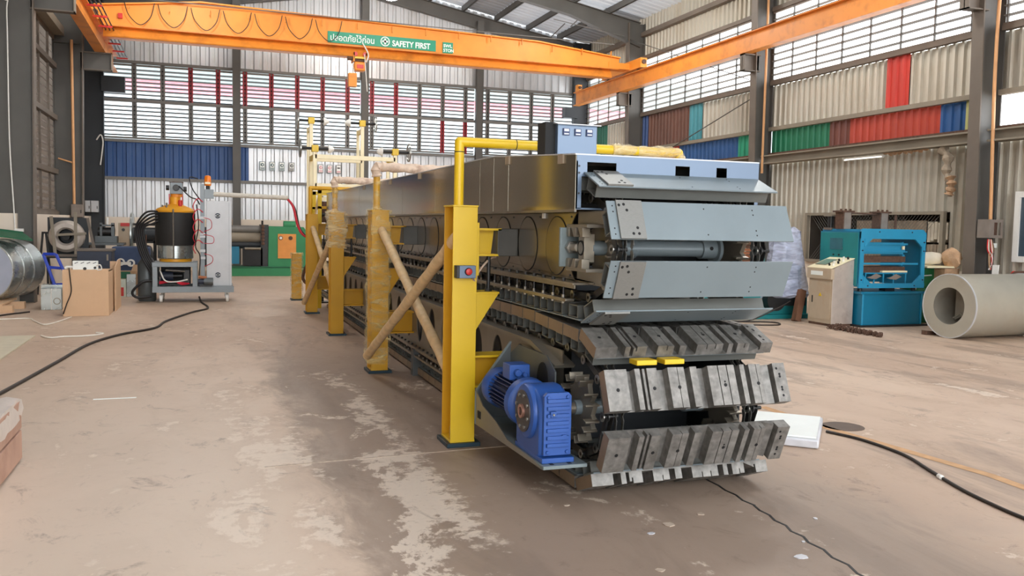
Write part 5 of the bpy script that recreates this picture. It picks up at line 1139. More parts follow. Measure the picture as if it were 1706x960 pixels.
for a, b in (((-3.3, 0), (-3.18, 1.28)), ((-3.02, 0), (-3.12, 1.28)), ((-2.25, 0), (-2.3, .82)), ((-3.1, 0), (-3.1, .82))): mb.bar((a[0], 20.1, a[1]), (b[0], 20.1, b[1]), .04, .04, dark_steel, (0, 1, 0))
mb.bar((-3.2, 20.1, 1.28), (-3.0, 20.1, 1.28), .04, .04, dark_steel); mb.box(-3.1, -2.3, 19.95, 20.4, .76, .8, dark_steel); mb.build('stand', t, smooth=False)
t = thing('tool_cabinet', 'dark navy low cabinet behind the chipboard crate', 'cabinet', (-2.0, 18.7, 0))
mb = MB(); mb.box(-2.35, -1.74, 18.5, 19.1, 0, .96, navy); mb.box(-2.37, -1.72, 18.48, 19.12, .96, 1.0, steel_brown); mb.build('body', t, smooth=False, bevel=.005)
mb = MB(); mb.box(-1.83, -1.80, 18.49, 18.5, .78, .9, beige_beam); mb.build('handle', t, smooth=False)
t = thing('press_bench', 'dark grey bench machine on the workbench by the left column', 'machine', (-2.0, 21.5, 0))
mb = MB(); mb.box(-2.6, -1.75, 21.3, 21.9, .0, .06, dark_steel); mb.box(-2.55, -2.45, 21.35, 21.85, 0, 1.0, dark_steel); mb.box(-1.9, -1.8, 21.35, 21.85, 0, 1.0, dark_steel); mb.box(-2.6, -1.75, 21.3, 21.9, 1.0, 1.05, slat_dark); mb.build('bench', t, smooth=False)
mb = MB(); mb.box(-2.35, -1.9, 21.4, 21.8, 1.05, 1.2, slat_dark); mb.cyl((-2.3, 21.5, 1.3), (-1.95, 21.5, 1.3), .1, dark_steel, 18); mb.box(-2.25, -2.2, 21.4, 21.5, 1.2, 1.5, slat_dark); mb.box(-2.02, -1.95, 21.4, 21.5, 1.2, 1.5, slat_dark); mb.box(-2.25, -1.95, 21.4, 21.5, 1.42, 1.46, slat_dark); mb.cyl((-2.1, 21.45, 1.46), (-2.1, 21.45, 1.62), .03, clear_white, 10); mb.build('head', t, bevel=.005)
t = thing('blue_cart', 'dark blue covered motor cart right of the navy cabinet', 'cart', (-1.5, 20.4, 0))
mb = MB(); mb.box(-1.9, -1.15, 20.2, 20.8, .45, 1.0, mat('cart_blue', (44, 64, 100), .5, var=.15)); mb.box(-1.85, -1.2, 20.25, 20.75, 0, .45, dark_steel); mb.build('body', t, smooth=False, bevel=.03)
mb = MB(); mb.hollow((-1.72, 20.15, .68), (-1.72, 20.1, .68), .08, .05, clear_white, 18); mb.hollow((-1.52, 20.15, .66), (-1.52, 20.1, .66), .08, .045, clear_white, 18); mb.box(-1.72, -1.52, 20.12, 20.14, .62, .68, clear_white); mb.build('tape_roll', t, label='white rolls')
t = thing('control_panel_box', 'small beige electric box beside the big reel', 'electric box', (-1.6, 22.4, 0))
mb = MB(); mb.box(-1.95, -1.62, 22.3, 22.6, .95, 1.5, ctrl_beige); mb.box(-1.9, -1.7, 22.29, 22.3, 1.42, 1.5, red_paint); mb.cyl((-1.84, 22.3, 1.34), (-1.84, 22.28, 1.34), .035, dark_steel, 12); mb.build('case', t, smooth=False, bevel=.004)
mb = MB(); mb.box(-1.9, -1.67, 22.35, 22.55, 0, .95, dark_steel); mb.build('stand', t, smooth=False)
t = thing('steel_reel', 'large steel reel on a black stand behind the hoses', 'reel', (-1.5, 21.6, 0))
mb = MB(); mb.lathe((-1.62, 21.6, 1.25), (1, 0, 0), [(.48, 0), (.5, .01), (.5, .04), (.48, .05)], galv, 40); mb.build('flange', t)
mb = MB(); mb.cyl((-1.57, 21.6, 1.25), (-1.0, 21.6, 1.25), .16, steel_dark, 22)
for z in (1.45, 1.05): mb.box(-1.57, -.9, 21.5, 21.55, z, z + .05, rubber)
mb.box(-1.15, -1.08, 21.5, 21.6, 0, 1.3, rubber); mb.box(-1.35, -.85, 21.4, 21.8, 0, .05, rubber); mb.build('drum_core', t)
mb = MB(); mb.lathe((-1.28, 20.7, .74), (1, .3, 0), [(.1, 0), (.27, .02), (.29, .06), (.27, .12), (.1, .14)], rubber, 32); mb.box(-1.3, -1.22, 20.7, 20.76, 0, .7, dark_steel); mb.box(-1.4, -1.1, 20.6, 20.9, 0, .02, dark_steel); o = mb.build('rubber_wheel'); tag(o, 'black round wheel on a stand beside the black hoses', 'wheel')
mb = MB(); mb.box(-1.72, -1.56, 19.3, 19.5, 0, .36, mat('paint_tin', (210, 214, 196), .4, .3)); mb.box(-1.73, -1.60, 19.295, 19.3, .02, .2, red_paint); o = mb.build('paint_tin', bevel=.004, smooth=False); tag(o, 'red and white tin on the floor right of the chipboard panel', 'tin')
mb = MB(); mb.box(-1.55, -1.38, 19.4, 19.6, 0, .46, galv); mb.box(-1.75, -1.5, 19.52, 19.7, .37, .5, green_dk); o = mb.build('oil_tin', smooth=False); tag(o, 'grey oil tin with green lid beside the red tin', 'tin')
t = thing('cardboard_box', 'open cardboard box behind the tins', 'box', (-1.5, 20.0, 0))
mb = MB(); mb.box(-1.8, -1.2, 19.85, 20.1, 0, .5, kraft); mb.prism([(-1.5, .5), (-1.25, .5), (-1.15, .62), (-1.45, .64)], 'y', 19.85, 19.86, wood_pale); mb.prism([(-1.35, .5), (-1.15, .28), (-1.1, .35), (-1.3, .56)], 'y', 19.83, 19.84, wood_pale); mb.build('carton', t, smooth=False)
t = thing('caster_dolly', 'black floor dolly with casters behind the foaming machine hoses', 'dolly', (-1.35, 21.8, 0))
mb = MB(); mb.box(-1.6, -1.0, 21.9, 22.3, .12, .17, rubber); mb.build('deck', t)
for x in (-1.5, -1.1): MB().cyl((x - .03, 22.0, .06), (x + .03, 22.0, .06), .06, rubber, 12).build('wheel', t)
# boxes and conduits on the left columns
for (x, y, z, w_, h_, lab) in ((-3.26, 24.73, 1.62, .26, .32, 'grey switch box on the left column conduit'), (-3.42, 28.82, 1.78, .14, .34, 'left white electric box on the dark corner column'), (-3.26, 28.82, 1.78, .2, .34, 'right white electric box on the dark corner column')):
    t = thing('switch_box', lab, 'electric box', (x, y, z)); mb = MB(); mb.box(x, x + w_, y, y + .2, z, z + h_, cab_light if w_ < .25 else fan_grey); mb.build('case', t, bevel=.006, smooth=False); MB().box(x + w_ - .04, x + w_ - .02, y - .01, y, z + .1, z + .18, dark_steel).build('latch', t)
mb = MB(); mb.cyl((-3.2, 24.85, 1.95), (-3.2, 24.85, 6.1), .035, pipe_peach, 12); mb.cyl((-3.2, 24.85, 3.0), (-3.55, 24.85, 3.1), .02, pipe_peach, 8); o = mb.build('conduit_pipe'); tag(o, 'peach conduit pipe running up the left column', 'pipe')
mb = MB(); mb.tube([(-4.1, 18.0, 5.5), (-3.42, 18.1, 5.5), (-3.38, 18.13, 5.2), (-3.38, 18.13, 3), (-3.33, 18.13, 1.6), (-3.33, 18.1, .8)], .012, clear_white, 6); o = mb.build('white_conduit'); tag(o, 'thin white conduit on the nearest left column', 'pipe')
mb = MB(); mb.box(-3.32, -3.18, 18.1, 18.16, 1.32, 1.38, clear_white); o = mb.build('junction_box', bevel=.003); tag(o, 'small white junction box on the nearest left column', 'electric box')
mb = MB(); mb.tube([(-3.1, 29.0, 3.95), (-2.98, 28.95, 4.1), (-2.92, 28.95, 3.9), (-2.96, 28.95, 3.5), (-3.0, 28.95, 3.2)], .02, clear_white, 8); o = mb.build('hanging_rope'); tag(o, 'white rope hanging on the dark corner column', 'rope')
# safety notices on the back wall
def notice(x, z, rim, disc, band, lab, round_=True):
    t = thing('safety_notice', lab, 'notice', (x, 29.2, z), 'safety notices on the back wall')
    mb = MB(); mb.box(x - .085, x + .085, 29.2, 29.22, z - .14, z + .14, rim); mb.box(x - .07, x + .07, 29.195, 29.2, z - .125, z + .125, sign_white); mb.build('board', t, smooth=False)
    mb = MB()
    if round_: mb.cyl((x, 29.195, z + .035), (x, 29.19, z + .035), .052, disc, 20); mb.box(x - .015, x + .025, 29.185, 29.19, z + .01, z + .06, sign_white)
    else: mb.box(x - .045, x + .045, 29.19, 29.195, z + .02, z + .06, disc)
    mb.box(x - .06, x + .06, 29.19, 29.195, z - .075, z - .055, band); mb.box(x - .06, x + .06, 29.19, 29.195, z - .11, z - .09, band); mb.build('pictogram', t, smooth=False)
nblue = mat('notice_teal', (36, 84, 96), .5); nblk = mat('notice_black', (50, 46, 50), .5); npink = mat('notice_pink', (226, 150, 160), .5)
ordn = ['leftmost', 'second', 'third', 'fourth']
for k, x in enumerate((1.71, 2.02, 2.32, 2.63)): notice(x, 3.38, nblue if k < 3 else nblk, nblue if k < 3 else nblk, nblue if k < 3 else nblk, '%s of the four dark notices left of the yellow rack' % ordn[k])
for k, x in enumerate((3.27, 3.56, 3.85, 4.14)): notice(x, 3.36, nblk, npink if k < 3 else nblk, npink, '%s of the four pinkish notices behind the coil rack' % ordn[k], k < 3)

# ------------------------------------------------------------------ right side machines
t = thing('hydraulic_press', 'bright blue hydraulic press with open window frame', 'press', (11.1, 12.2, 0))
mb = MB(); mb.box(10.47, 11.76, 11.85, 12.7, .03, .58, press_cyan); mb.box(10.43, 11.8, 11.82, 12.75, .56, .60, press_cyan); mb.box(10.4, 11.85, 11.78, 12.75, 0, .03, dark_steel)
mb.box(10.47, 10.50, 11.83, 11.85, .03, .56, press_lite); mb.box(11.73, 11.76, 11.83, 11.85, .03, .56, press_lite); mb.cyl((11.76, 11.95, .3), (11.82, 11.95, .3), .015, dark_steel, 8); mb.build('base', t, smooth=False, bevel=.004)
mb = MB(); mb.box(10.42, 10.46, 11.9, 12.9, .68, 1.62, press_cyan); mb.box(11.78, 11.82, 11.9, 12.9, .68, 1.62, press_cyan)
mb.box(10.42, 10.50, 11.88, 11.91, .68, 1.62, press_lite); mb.box(11.74, 11.82, 11.88, 11.91, .68, 1.62, press_lite); mb.prism([(10.42, 1.50), (11.82, 1.50), (11.82, 1.6), (11.74, 1.67), (10.46, 1.67), (10.42, 1.62)], 'y', 11.874, 11.914, press_lite)
mb.box(10.416, 11.824, 11.875, 11.915, .66, .74, press_lite); mb.box(10.46, 11.8, 11.9, 12.9, 1.62, 1.66, press_lite)
for xa, xb in ((10.5, 10.66), (11.74, 11.58)):
    mb.prism([(xa, 1.5), (xb, 1.5), (xa, 1.36)], 'y', 11.871, 11.909, press_lite); mb.prism([(xa, .74), (xb, .74), (xa, .88)], 'y', 11.871, 11.909, press_lite)
for x, z in ((10.46, 1.45), (10.46, 1.3), (10.46, .8), (11.78, .8), (11.78, 1.45), (11.78, 1.3), (10.8, 1.62), (11.5, 1.62), (10.6, .7), (11.6, .7)): mb.cyl((x, 11.88, z), (x, 11.864, z), .012, navy, 8)
mb.build('frame', t, smooth=False)
mb = MB(); mb.box(10.5, 11.45, 12.0, 12.3, 1.24, 1.44, press_lite); mb.box(10.5, 11.5, 11.96, 12.0, 1.27, 1.29, press_lite); mb.box(10.5, 11.5, 11.96, 12.0, 1.40, 1.43, press_lite); mb.box(10.5, 11.5, 12.0, 12.25, 1.1, 1.2, rust); mb.box(11.38, 11.42, 11.94, 11.97, 1.32, 1.38, cream_paint); mb.build('ram', t, smooth=False)
mb = MB(); mb.box(10.5, 11.72, 11.93, 11.96, 1.06, 1.09, press_lite); mb.box(10.55, 11.5, 12.0, 12.4, .92, 1.02, rust); mb.box(10.6, 11.5, 11.94, 12.0, .9, .92, press_lite)
for x in (10.6, 10.78, 10.98, 11.2, 11.46): mb.box(x, x + .02, 11.94, 11.96, .74, .9, press_lite)
mb.box(10.55, 11.55, 12.3, 12.32, .74, .92, press_cyan); mb.build('lower_table', t, smooth=False)
mb = MB(); mb.box(10.96, 11.5, 11.94, 12.0, .925, .955, cream_paint); mb.build('wood_strip', t, smooth=False, label='pale wooden strip')
mb = MB()
for a in ((10.62, .84), (11.05, .83)): mb.prism([(a[0], a[1]), (a[0] + .1, a[1] + .02), (a[0] + .2, a[1] + .07), (a[0] + .32, a[1] + .02), (a[0] + .2, a[1] - .03), (a[0] + .08, a[1] - .02)], 'y', 11.93, 11.935, fan_grey)
mb.build('scrap_sheet', t, smooth=False)
mb = MB(); mb.box(11.6, 11.64, 12.2, 12.25, .95, 1.45, press_lite)
for z in (1.0, 1.1, 1.2, 1.3, 1.4): mb.cyl((11.62, 12.2, z), (11.62, 12.17, z), .03, press_lite, 10)
mb.build('valve_rail', t)
mb = MB(); mb.box(10.405, 10.42, 11.93, 12.88, .7, 1.6, teal); mb.build('side_face', t, smooth=False, bevel=.004)
mb = MB(); mb.box(10.397, 10.405, 12.3, 12.62, 1.3, 1.5, mat('smoked_plate', (40, 100, 112), .2))
for y in (12.38, 12.52):
    for z in (1.13, 1.21): mb.cyl((10.405, y, z), (10.385, y, z), .014, dark_steel, 8)
mb.build('gauge_panel', t, smooth=False)
for xx in (10.52, 11.32):
    mb = MB(); mb.box(xx - .09, xx + .09, 12.35, 12.55, 1.66, 1.96, rust); mb.box(xx - .07, xx + .07, 12.34, 12.35, 1.66, 1.96, fan_grey); mb.box(xx - .13, xx + .13, 12.32, 12.58, 1.95, 1.98, rust)
    for dx in (-.1, 0, .1): mb.cyl((xx + dx, 12.4, 1.98), (xx + dx, 12.4, 2.01), .02, rust, 8)
    mb.build('cylinder_post', t)
mb = MB(); mb.cyl((10.5, 12.42, 1.95), (11.4, 12.42, 1.92), .015, rust, 8); mb.box(10.43, 10.7, 12.65, 12.85, 1.64, 1.68, steel_brown); mb.cyl((10.5, 12.75, 1.66), (10.5, 12.75, 1.88), .05, dark_steel, 12); mb.box(10.42, 10.62, 12.65, 12.85, 1.88, 1.91, beige_beam); mb.cyl((10.6, 12.75, 1.62), (10.6, 12.75, 1.88), .02, rust, 8); mb.cyl((11.62, 12.4, 1.66), (11.62, 12.4, 1.92), .022, rust, 8); mb.build('top_pipes', t)
mb = MB()
for x, y in ((10.55, 12.0), (11.7, 12.0), (10.55, 12.6), (11.7, 12.6)): mb.cyl((x, y, .6), (x, y, .68), .04, dark_steel, 12)
mb.box(11.05, 11.25, 11.95, 12.1, .6, .66, rubber); mb.build('feet', t)
# control cabinet with sloping desk
t = thing('control_desk', 'worn beige control cabinet with sloped button desk left of the blue press', 'control cabinet', (10.2, 12.3, 0))
mb = MB(); mb.prism([(9.98, .04), (10.42, .04), (10.42, 1.15), (10.1, 1.03), (9.98, .98)], 'y', 12.0, 12.6, ctrl_side)
mb.box(9.975, 9.98, 12.0, 12.6, .04, .98, ctrl_beige); mb.box(9.93, 10.0, 11.99, 12.61, .80, .98, ctrl_beige); mb.prism([(9.93, .98), (10.1, 1.04), (10.42, 1.16), (10.42, 1.17), (10.1, 1.05), (9.93, .99)], 'y', 11.985, 12.615, cream_paint)
mb.box(9.98, 10.4, 12.02, 12.58, 0, .04, rust); mb.build('body', t, smooth=False, bevel=.003)
mb = MB(); mb.box(9.968, 9.975, 12.04, 12.56, .1, .76, ctrl_beige); mb.box(9.96, 9.968, 12.48, 12.5, .38, .5, rubber); mb.prism([(12.25, .5), (12.33, .5), (12.29, .56)], 'x', 9.962, 9.968, yellow); mb.build('door', t, smooth=False, label='beige door with warning triangle')
mb = MB(); mb.box(9.922, 9.93, 12.2, 12.5, .86, .93, sign_white); mb.build('name_plate', t, smooth=False)
mb = MB(); sl = math.atan2(.18, .49)
def onslope(x): return .985 + (x - 9.93) * .37
mb.M = Matrix.Translation((10.17, 12.42, onslope(10.17) + .012)) @ Matrix.Rotation(-sl, 4, 'Y'); mb.box(-.12, .12, -.13, .13, -.002, .004, mat('lcd_green', (120, 148, 130), .3)); mb.box(-.13, .13, -.14, .14, -.004, .001, fan_grey); mb.build('display', t, smooth=False)
mb = MB()
for x in (10.05, 10.15, 10.25, 10.35):
    for y in (12.08, 12.18): mb.cyl((x, y, onslope(x)), (x - .015, y, onslope(x) + .04), .018, rubber if (x + y) % .2 < .1 else clear_white, 10)
mb.build('buttons', t)
# teal machine base with wrapped unit
t = thing('teal_machine', 'long teal machine base behind the conveyor with a black motor', 'machine', (9.6, 13.6, 0))
mb = MB(); mb.box(8.1, 10.6, 13.25, 14.2, 0, .08, teal); mb.box(8.3, 10.5, 13.3, 14.1, .08, .5, teal); mb.prism([(8.3, .5), (10.5, .5), (10.5, .95), (10.1, 1.12), (8.7, .7)], 'y', 13.5, 14.0, teal); mb.build('base', t, smooth=False, bevel=.006)
mb = MB(); mb.cyl((9.7, 13.12, .36), (9.7, 13.5, .36), .2, rubber, 24); mb.box(9.7, 10.35, 13.15, 13.5, .25, .5, rubber); mb.build('motor', t)
mb = MB(); mb.box(9.75, 10.1, 13.3, 13.6, .5, 1.45, slat_dark); mb.build('wrapped_unit', t, smooth=False)
mb = MB(); rng = random.Random(11); vs = []; nn = 22; rows = [(1.66, .16, .12), (1.6, .27, .2), (1.4, .31, .24), (1.1, .34, .26), (.8, .4, .28), (.55, .46, .3), (.44, .5, .32), (.4, .46, .28)]
for z, rx, ry in rows:
    for k in range(nn): a = 2 * PI * k / nn; w_ = 1 + rng.uniform(-.09, .09); vs.append((9.98 + rx * w_ * math.cos(a), 13.3 + ry * w_ * math.sin(a), z + rng.uniform(-.03, .03)))
mb.add(vs, [(nn * i + k, nn * i + (k + 1) % nn, nn * i + nn + (k + 1) % nn, nn * i + nn + k) for i in range(len(rows) - 1) for k in range(nn)] + [tuple(range(nn))], wrap_film); mb.build('plastic_cover', t, label='bluish white plastic cover')
mb = MB(); mb.bar((9.92, 12.85, .0), (10.1, 12.95, .55), .12, .12, wood_brown, (0, 1, 0)); o = mb.build('timber_post', bevel=.004, smooth=False); tag(o, 'brown timber block leaning by the beige control cabinet', 'timber')
cable([(9.9, 13.0, .35), (9.5, 12.8, .25), (9.0, 12.9, .03), (8.6, 13.0), (8.3, 12.6), (9.1, 12.3), (9.3, 12.7), (8.5, 12.9), (8.0, 12.7)], .012, cable_brown, 'coiled black cable on the floor before the teal machine')
# timber stacks left of the press
rng = random.Random(5)
cnt = 0
for row in range(6):
    for k in range(1 if row < 4 else 2):
        mb = MB(); z = 1.02 + .062 * row; a = rng.uniform(-.12, .12); L0 = rng.uniform(.6, .85)
        xx = 9.95 + rng.uniform(-.05, .1); yy = 14.3 + .14 * k
        mb.M = Matrix.Translation((xx, yy, z)) @ Matrix.Rotation(a, 4, 'Z'); mb.box(-L0 / 2, L0 / 2, -.08, .08, 0, .045, wood_orange if rng.random() < .6 else wood_brown)
        o = mb.build('timber_plank', smooth=False); cnt += 1
        tag(o, 'reddish timber plank in the stack behind the control desk', 'plank', 'timber planks stacked behind the control desk')
mb = MB(); mb.box(9.4, 10.6, 14.25, 14.65, 0, 1.0, teal); mb.box(9.3, 10.7, 14.2, 14.7, .98, 1.02, wood_orange); o = mb.build('timber_bench', smooth=False); tag(o, 'teal bench under the stack of reddish planks', 'bench')
# chain heap
mb = MB(); rng = random.Random(8)
for k in range(120):
    q = k / 120; x = 9.85 + .05 * math.sin(k) ; y = 11.75 - 1.15 * q + rng.uniform(-.05, .05); x = 9.8 + rng.uniform(-.11, .11) * (1.1 - .5 * q) - .02 * q; z = .02 + rng.uniform(0, .05) * (1 - q * .6)
    a = rng.uniform(0, PI); ax_ = Vector((math.cos(a), math.sin(a), rng.uniform(-.6, .6))).normalized(); p = ax_.orthogonal().normalized(); q2 = ax_.cross(p)
    n_ = 7; c = Vector((x, y, z)); pts = [c + p * .034 * math.cos(2 * PI * j / n_) + q2 * .022 * math.sin(2 * PI * j / n_) for j in range(n_ + 1)]
    mb.tube(pts, .007, rust, 5, smooth=False)
o = mb.build('rusty_chain'); tag(o, 'rusty chain heaped on the floor before the control cabinet', 'chain', kind='stuff')
# grey coil drum
t = thing('steel_coil_drum', 'large pale grey steel cylinder lying on its side at the right', 'drum', (11.5, 10.3, 0))
P0 = Vector((10.78, 10.32, .5)); axd = Vector((1, .04, 0)).normalized()
mb = MB(); mb.hollow(P0, P0 + axd * 1.55, .49, .285, drum_grey, 64, drum_in); mb.build('body', t)
mb = MB(); mb.hollow(P0 - axd * .006, P0 + axd * .02, .498, .485, cab_light, 64); mb.build('rim', t)
mb = MB(); mb.hollow(P0 + axd * 1.53, P0 + axd * 1.556, .5, .485, cab_light, 64); mb.build('rim', t)
mb = MB(); 
for sg in (-1, 1):
    pts = [P0 + axd * .25 + Vector((0, sg * q[0], q[1])) for q in ((.0, -.12), (.06, -.17), (.13, -.2))]
    mb.tube(pts, .012, drum_in, 8)
mb.lathe(P0 + axd * .3, axd, [(.28, 0), (.02, .3)], drum_in, 3); mb.build('inner_fins', t)
for yy, lab in ((10.75, 'far'), (9.88, 'near')):
    mb = MB(); mb.prism([(10.75, 0), (10.95, 0), (10.95, .05), (10.75, .07)], 'y', yy - .05, yy + .05, rust) if yy > 10.5 else mb.box(12.1, 12.25, 9.95, 10.05, 0, .09, rust)
    o = mb.build('wedge', smooth=False); tag(o, 'rusty wedge at the %s side of the grey cylinder' % lab, 'wedge')
# drum, boxes and rolls by the column
t = thing('oil_drum', 'dark green oil drum right of the blue press', 'drum', (12.25, 12.6, 0))
mb = MB(); mb.lathe((12.28, 12.5, 0), (0, 0, 1), [(.29, 0), (.3, .02), (.29, .3), (.305, .32), (.29, .34), (.29, .62), (.305, .64), (.29, .66), (.29, .96), (.3, .98), (.28, .99)], mat('drum_green', (22, 96, 52), .4, .1, var=.1), 36); mb.build('body', t)
mb = MB(); mb.tube([(12.1, 12.2, .85), (12.3, 12.19, .86), (12.05, 12.24, .82), (12.02, 12.26, .6)], .012, cab_light, 6); mb.build('hoop', t)
mb = MB(); mb.box(12.0, 12.66, 12.0, 13.0, 1.0, 1.03, cream_paint); o = mb.build('board', smooth=False); tag(o, 'white board across the green oil drum', 'board')
mb = MB(); mb.lathe((11.95, 12.35, 1.16), (1, -.05, 0), [(.09, 0), (.115, .02), (.11, .3), (.118, .45), (.10, .62)], sack, 20); o = mb.build('white_roll'); tag(o, 'off white rolled bag lying on the board right of the press', 'roll')
mb = MB(); rng = random.Random(2); vs = []; n_ = 12
for i in range(7):
    for k in range(n_): a = 2 * PI * k / n_; rr = .16 * math.sin(PI * (i + .6) / 7.4) * rng.uniform(.75, 1.25) + .03; vs.append((12.5 + .045 * i, 12.1 + rr * math.cos(a), 1.17 + rr * math.sin(a) * .9))
mb.add(vs, [(n_ * i + k, n_ * i + (k + 1) % n_, n_ * i + n_ + (k + 1) % n_, n_ * i + n_ + k) for i in range(6) for k in range(n_)] + [tuple(range(n_)), tuple(range(6 * n_, 7 * n_))], kraft); o = mb.build('paper_bundle', smooth=False); tag(o, 'crumpled brown paper bundle beside the right column', 'paper')
t = thing('cardboard_box', 'tall tan cardboard box standing against the right column', 'box', (12.45, 12.2, 0)); MB().box(12.40, 12.74, 12.0, 12.35, 0, .99, kraft).build('carton', t, smooth=False, bevel=.004); MB().box(12.40, 12.74, 11.99, 12.0, .6, .66, wood_pale).build('tape', t, smooth=False)
for p in bpy.data.objects:
    pass
# column A fittings
mb = MB(); mb.tube([(12.82, 11.5, 6.5), (12.76, 11.5, 5.6), (12.75, 11.5, 4.4), (12.78, 11.5, 3.4), (12.82, 11.5, 2.4), (12.84, 11.5, 1.86)], .03, pipe_peach, 10); o = mb.build('conduit_pipe'); tag(o, 'peach conduit pipe bending down the near right column', 'pipe')
mb = MB(); mb.cyl((12.78, 18.08, 3.0), (12.78, 18.08, 7.4), .03, pipe_peach, 10); o = mb.build('conduit_pipe'); tag(o, 'straight peach conduit on the middle right column', 'pipe')
t = thing('breaker_box', 'grey breaker box with open window on the near right column', 'electric box', (12.85, 11.4, 1.5))
mb = MB(); mb.box(12.66, 12.70, 11.35, 11.6, 1.55, 1.87, fan_grey); mb.box(12.7, 13.0, 11.38, 11.40, 1.55, 1.6, fan_grey); mb.box(12.7, 13.0, 11.38, 11.4, 1.82, 1.87, fan_grey); mb.box(12.95, 13.0, 11.38, 11.4, 1.6, 1.82, fan_grey); mb.box(12.7, 12.8, 11.38, 11.4, 1.6, 1.82, fan_grey); mb.box(12.7, 13.0, 11.4, 11.6, 1.55, 1.56, fan_grey); mb.box(12.7, 13.0, 11.4, 11.6, 1.86, 1.87, fan_grey); mb.build('case', t, smooth=False)
mb = MB(); mb.box(12.8, 12.95, 11.45, 11.5, 1.6, 1.82, rust); mb.build('breaker', t, smooth=False)
mb = MB(); rng = random.Random(12)
for k in range(8): mb.tube([(12.72 + .012 * k, 11.42, 1.53), (12.70 + .02 * k, 11.4, 1.35), (12.72 + rng.uniform(0, .12), 11.38, 1.2), (12.74 + rng.uniform(0, .08), 11.4, 1.0)], .011, [red_paint, clear_white, kraft, rust][k % 4], 6)
o = mb.build('hanging_wires'); tag(o, 'red and white wires hanging under the breaker box', 'wires')
mb = MB(); mb.box(12.92, 13.02, 11.5, 11.53, 1.38, 1.46, sign_white); mb.box(12.9, 12.98, 11.5, 11.53, 1.28, 1.34, fan_grey); o = mb.build('wall_socket', smooth=False); tag(o, 'white socket on the near right column', 'socket')
mb = MB(); mb.lathe((12.95, 11.05, 0), (0, 0, 1), [(.09, 0), (.09, .9), (.05, .98), (.03, 1.0)], red_paint, 18); o = mb.build('fire_extinguisher'); tag(o, 'red cylinder standing at the right wall behind the grey cylinder', 'extinguisher')
mb = MB(); mb.bar((12.4, 11.0, .0), (12.52, 11.05, 1.1), .12, .02, clear_white, (1, 0, 0)); o = mb.build('white_plank', smooth=False); tag(o, 'white plank leaning behind the grey cylinder', 'plank')
t = thing('metal_bin', 'shiny round metal bin at the right edge behind the grey cylinder', 'bin', (13.0, 10.5, 0))
mb = MB(); mb.hollow((12.75, 10.75, .0), (12.75, 10.75, .95), .17, .165, galv, 28); mb.build('body', t); mb = MB(); mb.lathe((12.75, 10.75, .9), (0, 0, 1), [(.15, 0), (.16, .06), (.1, .11), (.02, .12)], rust, 18); mb.build('contents', t)
for a in ((13.0, 10.45),): pass
# store behind mesh
mb = MB(); mb.box(13.2, 13.23, 13.3, 15.2, .6, 1.86, canvas); o = mb.build('canvas_sheet', smooth=False); tag(o, 'dusty canvas sheet behind the wire mesh opening', 'sheet')
rng = random.Random(21)
for k in range(6):
    mb = MB(); y = 12.8 + .085 * k; mb.box(13.25, 13.6, y, y + .07, 1.5 - .03 * (k % 3), 1.82 + .02 * (k % 2), sack); mb.box(13.25, 13.6, y, y + .07, 1.02, 1.4, canvas); o = mb.build('paper_bundle', smooth=False); tag(o, 'upright pale bundle in the store behind the wire mesh', 'bundle', 'bundles behind the wire mesh')
mb = MB(); mb.box(13.5, 14.5, 12.75, 13.35, .05, 1.0, steel_brown); mb.box(13.5, 14.2, 12.75, 13.35, 1.42, 1.46, steel_brown); mb.box(13.5, 14.2, 13.36, 13.4, 1.0, 1.9, steel_brown); o = mb.build('store_shelf', smooth=False); tag(o, 'dark shelf in the store behind the wire mesh', 'shelf')
t = thing('torn_insulation', 'torn hanging insulation on the right wall under the beam', 'insulation', (12.95, 12.6, 3.2))
mb = MB(); rng = random.Random(31)
mb.tube([(12.95, 12.75, 3.2), (12.95, 12.6, 3.0), (12.95, 12.62, 2.75), (12.95, 12.52, 2.55), (12.93, 12.5, 2.3)], lambda q: .09 * (1 - q * .4) * (1 + .3 * math.sin(q * 31)), canvas, 8); mb.build('shred', t)
mb = MB(); mb.tube([(12.93, 12.5, 2.66), (12.92, 12.46, 2.5), (12.92, 12.5, 2.34)], lambda q: .07 * (1 + .4 * math.sin(q * 20)), kraft, 8); mb.build('shred', t, label='reddish torn piece')
mb = MB()
for k in range(9): y = 13.1 + .13 * k; mb.prism([(y, 3.22), (y + .15, 3.22), (y + .1, 3.22 - rng.uniform(.03, .09)), (y + .03, 3.22 - rng.uniform(.03, .08))], 'x', 12.97, 12.99, kraft)
mb.build('fringe', t)
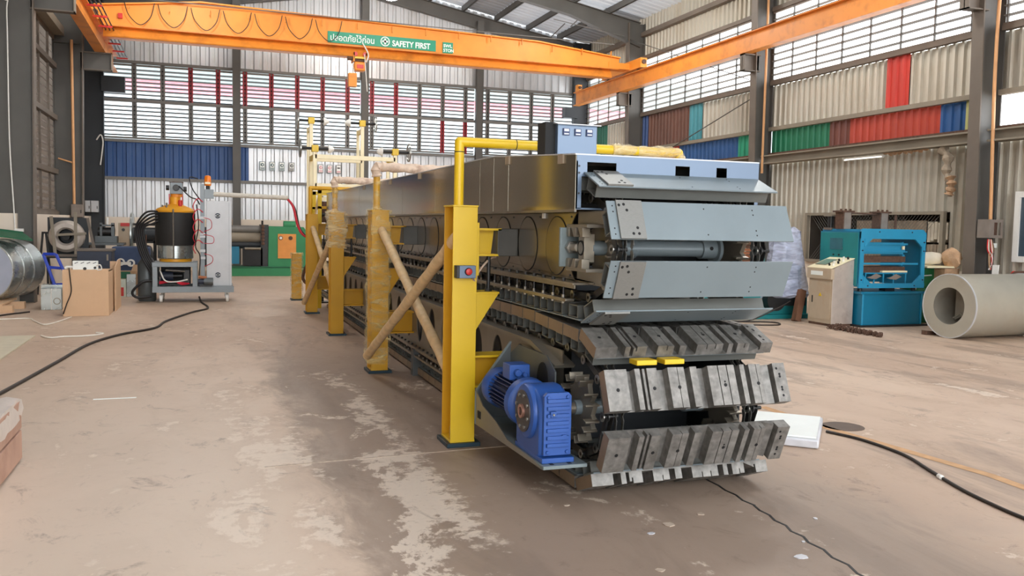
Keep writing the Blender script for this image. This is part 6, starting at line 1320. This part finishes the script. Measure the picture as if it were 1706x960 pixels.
# foreground pieces
t = thing('foam_board', 'white foil wrapped board pack on the floor right of the conveyor', 'board pack', (4.4, 5.5, 0))
Mx = Matrix.Translation((4.24, 5.17, 0)) @ Matrix.Rotation(math.radians(49), 4, 'Z')
mb = MB(); mb.M = Mx; mb.box(0, .86, 0, .55, .004, .07, foil); mb.build('board', t, bevel=.012)
mb = MB(); mb.M = Mx; mb.prism([(.03, .072), (.84, .072), (.82, .082), (.05, .08)], 'y', .02, .53, sign_white); mb.build('top_sheet', t, smooth=False)
t = thing('packing_crate', 'pinkish wooden packing crate with plastic over its edge, left foreground', 'crate', (-1.7, 5.4, 0))
mb = MB(); 
for k in range(2): mb.box(-1.17, -1.15, 4.6, 6.35, .02 + .2 * k, .205 + .2 * k, fg_wood); mb.box(-2.3, -1.17, 6.33, 6.35, .02 + .2 * k, .205 + .2 * k, fg_wood); mb.box(-2.3, -1.17, 4.6, 4.62, .02 + .2 * k, .205 + .2 * k, fg_wood); mb.box(-2.3, -2.28, 4.6, 6.35, .02 + .2 * k, .205 + .2 * k, fg_wood)
mb.box(-2.28, -1.17, 4.62, 6.33, .0, .03, wood_brown); mb.build('side_boards', t, smooth=False, bevel=.004)
mb = MB(); mb.box(-2.2, -1.24, 4.7, 6.28, .03, .36, wood_orange); mb.build('contents', t, smooth=False)
mb = MB(); vs = []; rng = random.Random(17); n_ = 16
for i in range(n_ + 1):
    y = 4.62 + 1.74 * i / n_
    for (x, z) in ((-1.35, .40), (-1.24, .425), (-1.155, .42), (-1.142, .34), (-1.145, .28)): vs.append((x + rng.uniform(-.01, .006), y, z + rng.uniform(-.015, .012)))
mb.add(vs, [(5 * i + k, 5 * i + k + 1, 5 * i + 6 + k, 5 * i + 5 + k) for i in range(n_) for k in range(4)], mat('milky_plastic', (218, 206, 196), .35, var=.1, scale=10, bump=.6)); mb.build('plastic_sheet', t, label='milky plastic over the crate edge')
# small litter on the floor
rng = random.Random(99)
litter = [(2.62, 4.15), (2.2, 3.95), (2.35, 4.05), (2.9, 3.62), (1.95, 4.5), (3.2, 3.9), (2.0, 3.5), (2.75, 3.45)]
for k, (x, y) in enumerate(litter):
    mb = MB(); n_ = 7; rr = rng.uniform(.014, .04); mb.prism([(x + rr * rng.uniform(.5, 1.2) * math.cos(2 * PI * j / n_), y + rr * rng.uniform(.5, 1.) * math.sin(2 * PI * j / n_)) for j in range(n_)], 'z', 0.001, .005, foil if k % 2 else jt); o = mb.build('foam_scrap', smooth=False); tag(o, 'small pale foam scrap on the floor in front of the conveyor', 'scrap', 'foam scraps in front of the conveyor')
mb = MB(); mb.bar((-.95, 8.35, .004), (-.6, 8.35, .004), .025, .004, sign_white); o = mb.build('paper_strip', smooth=False); tag(o, 'thin white strip on the floor left of the pale streaks', 'strip')
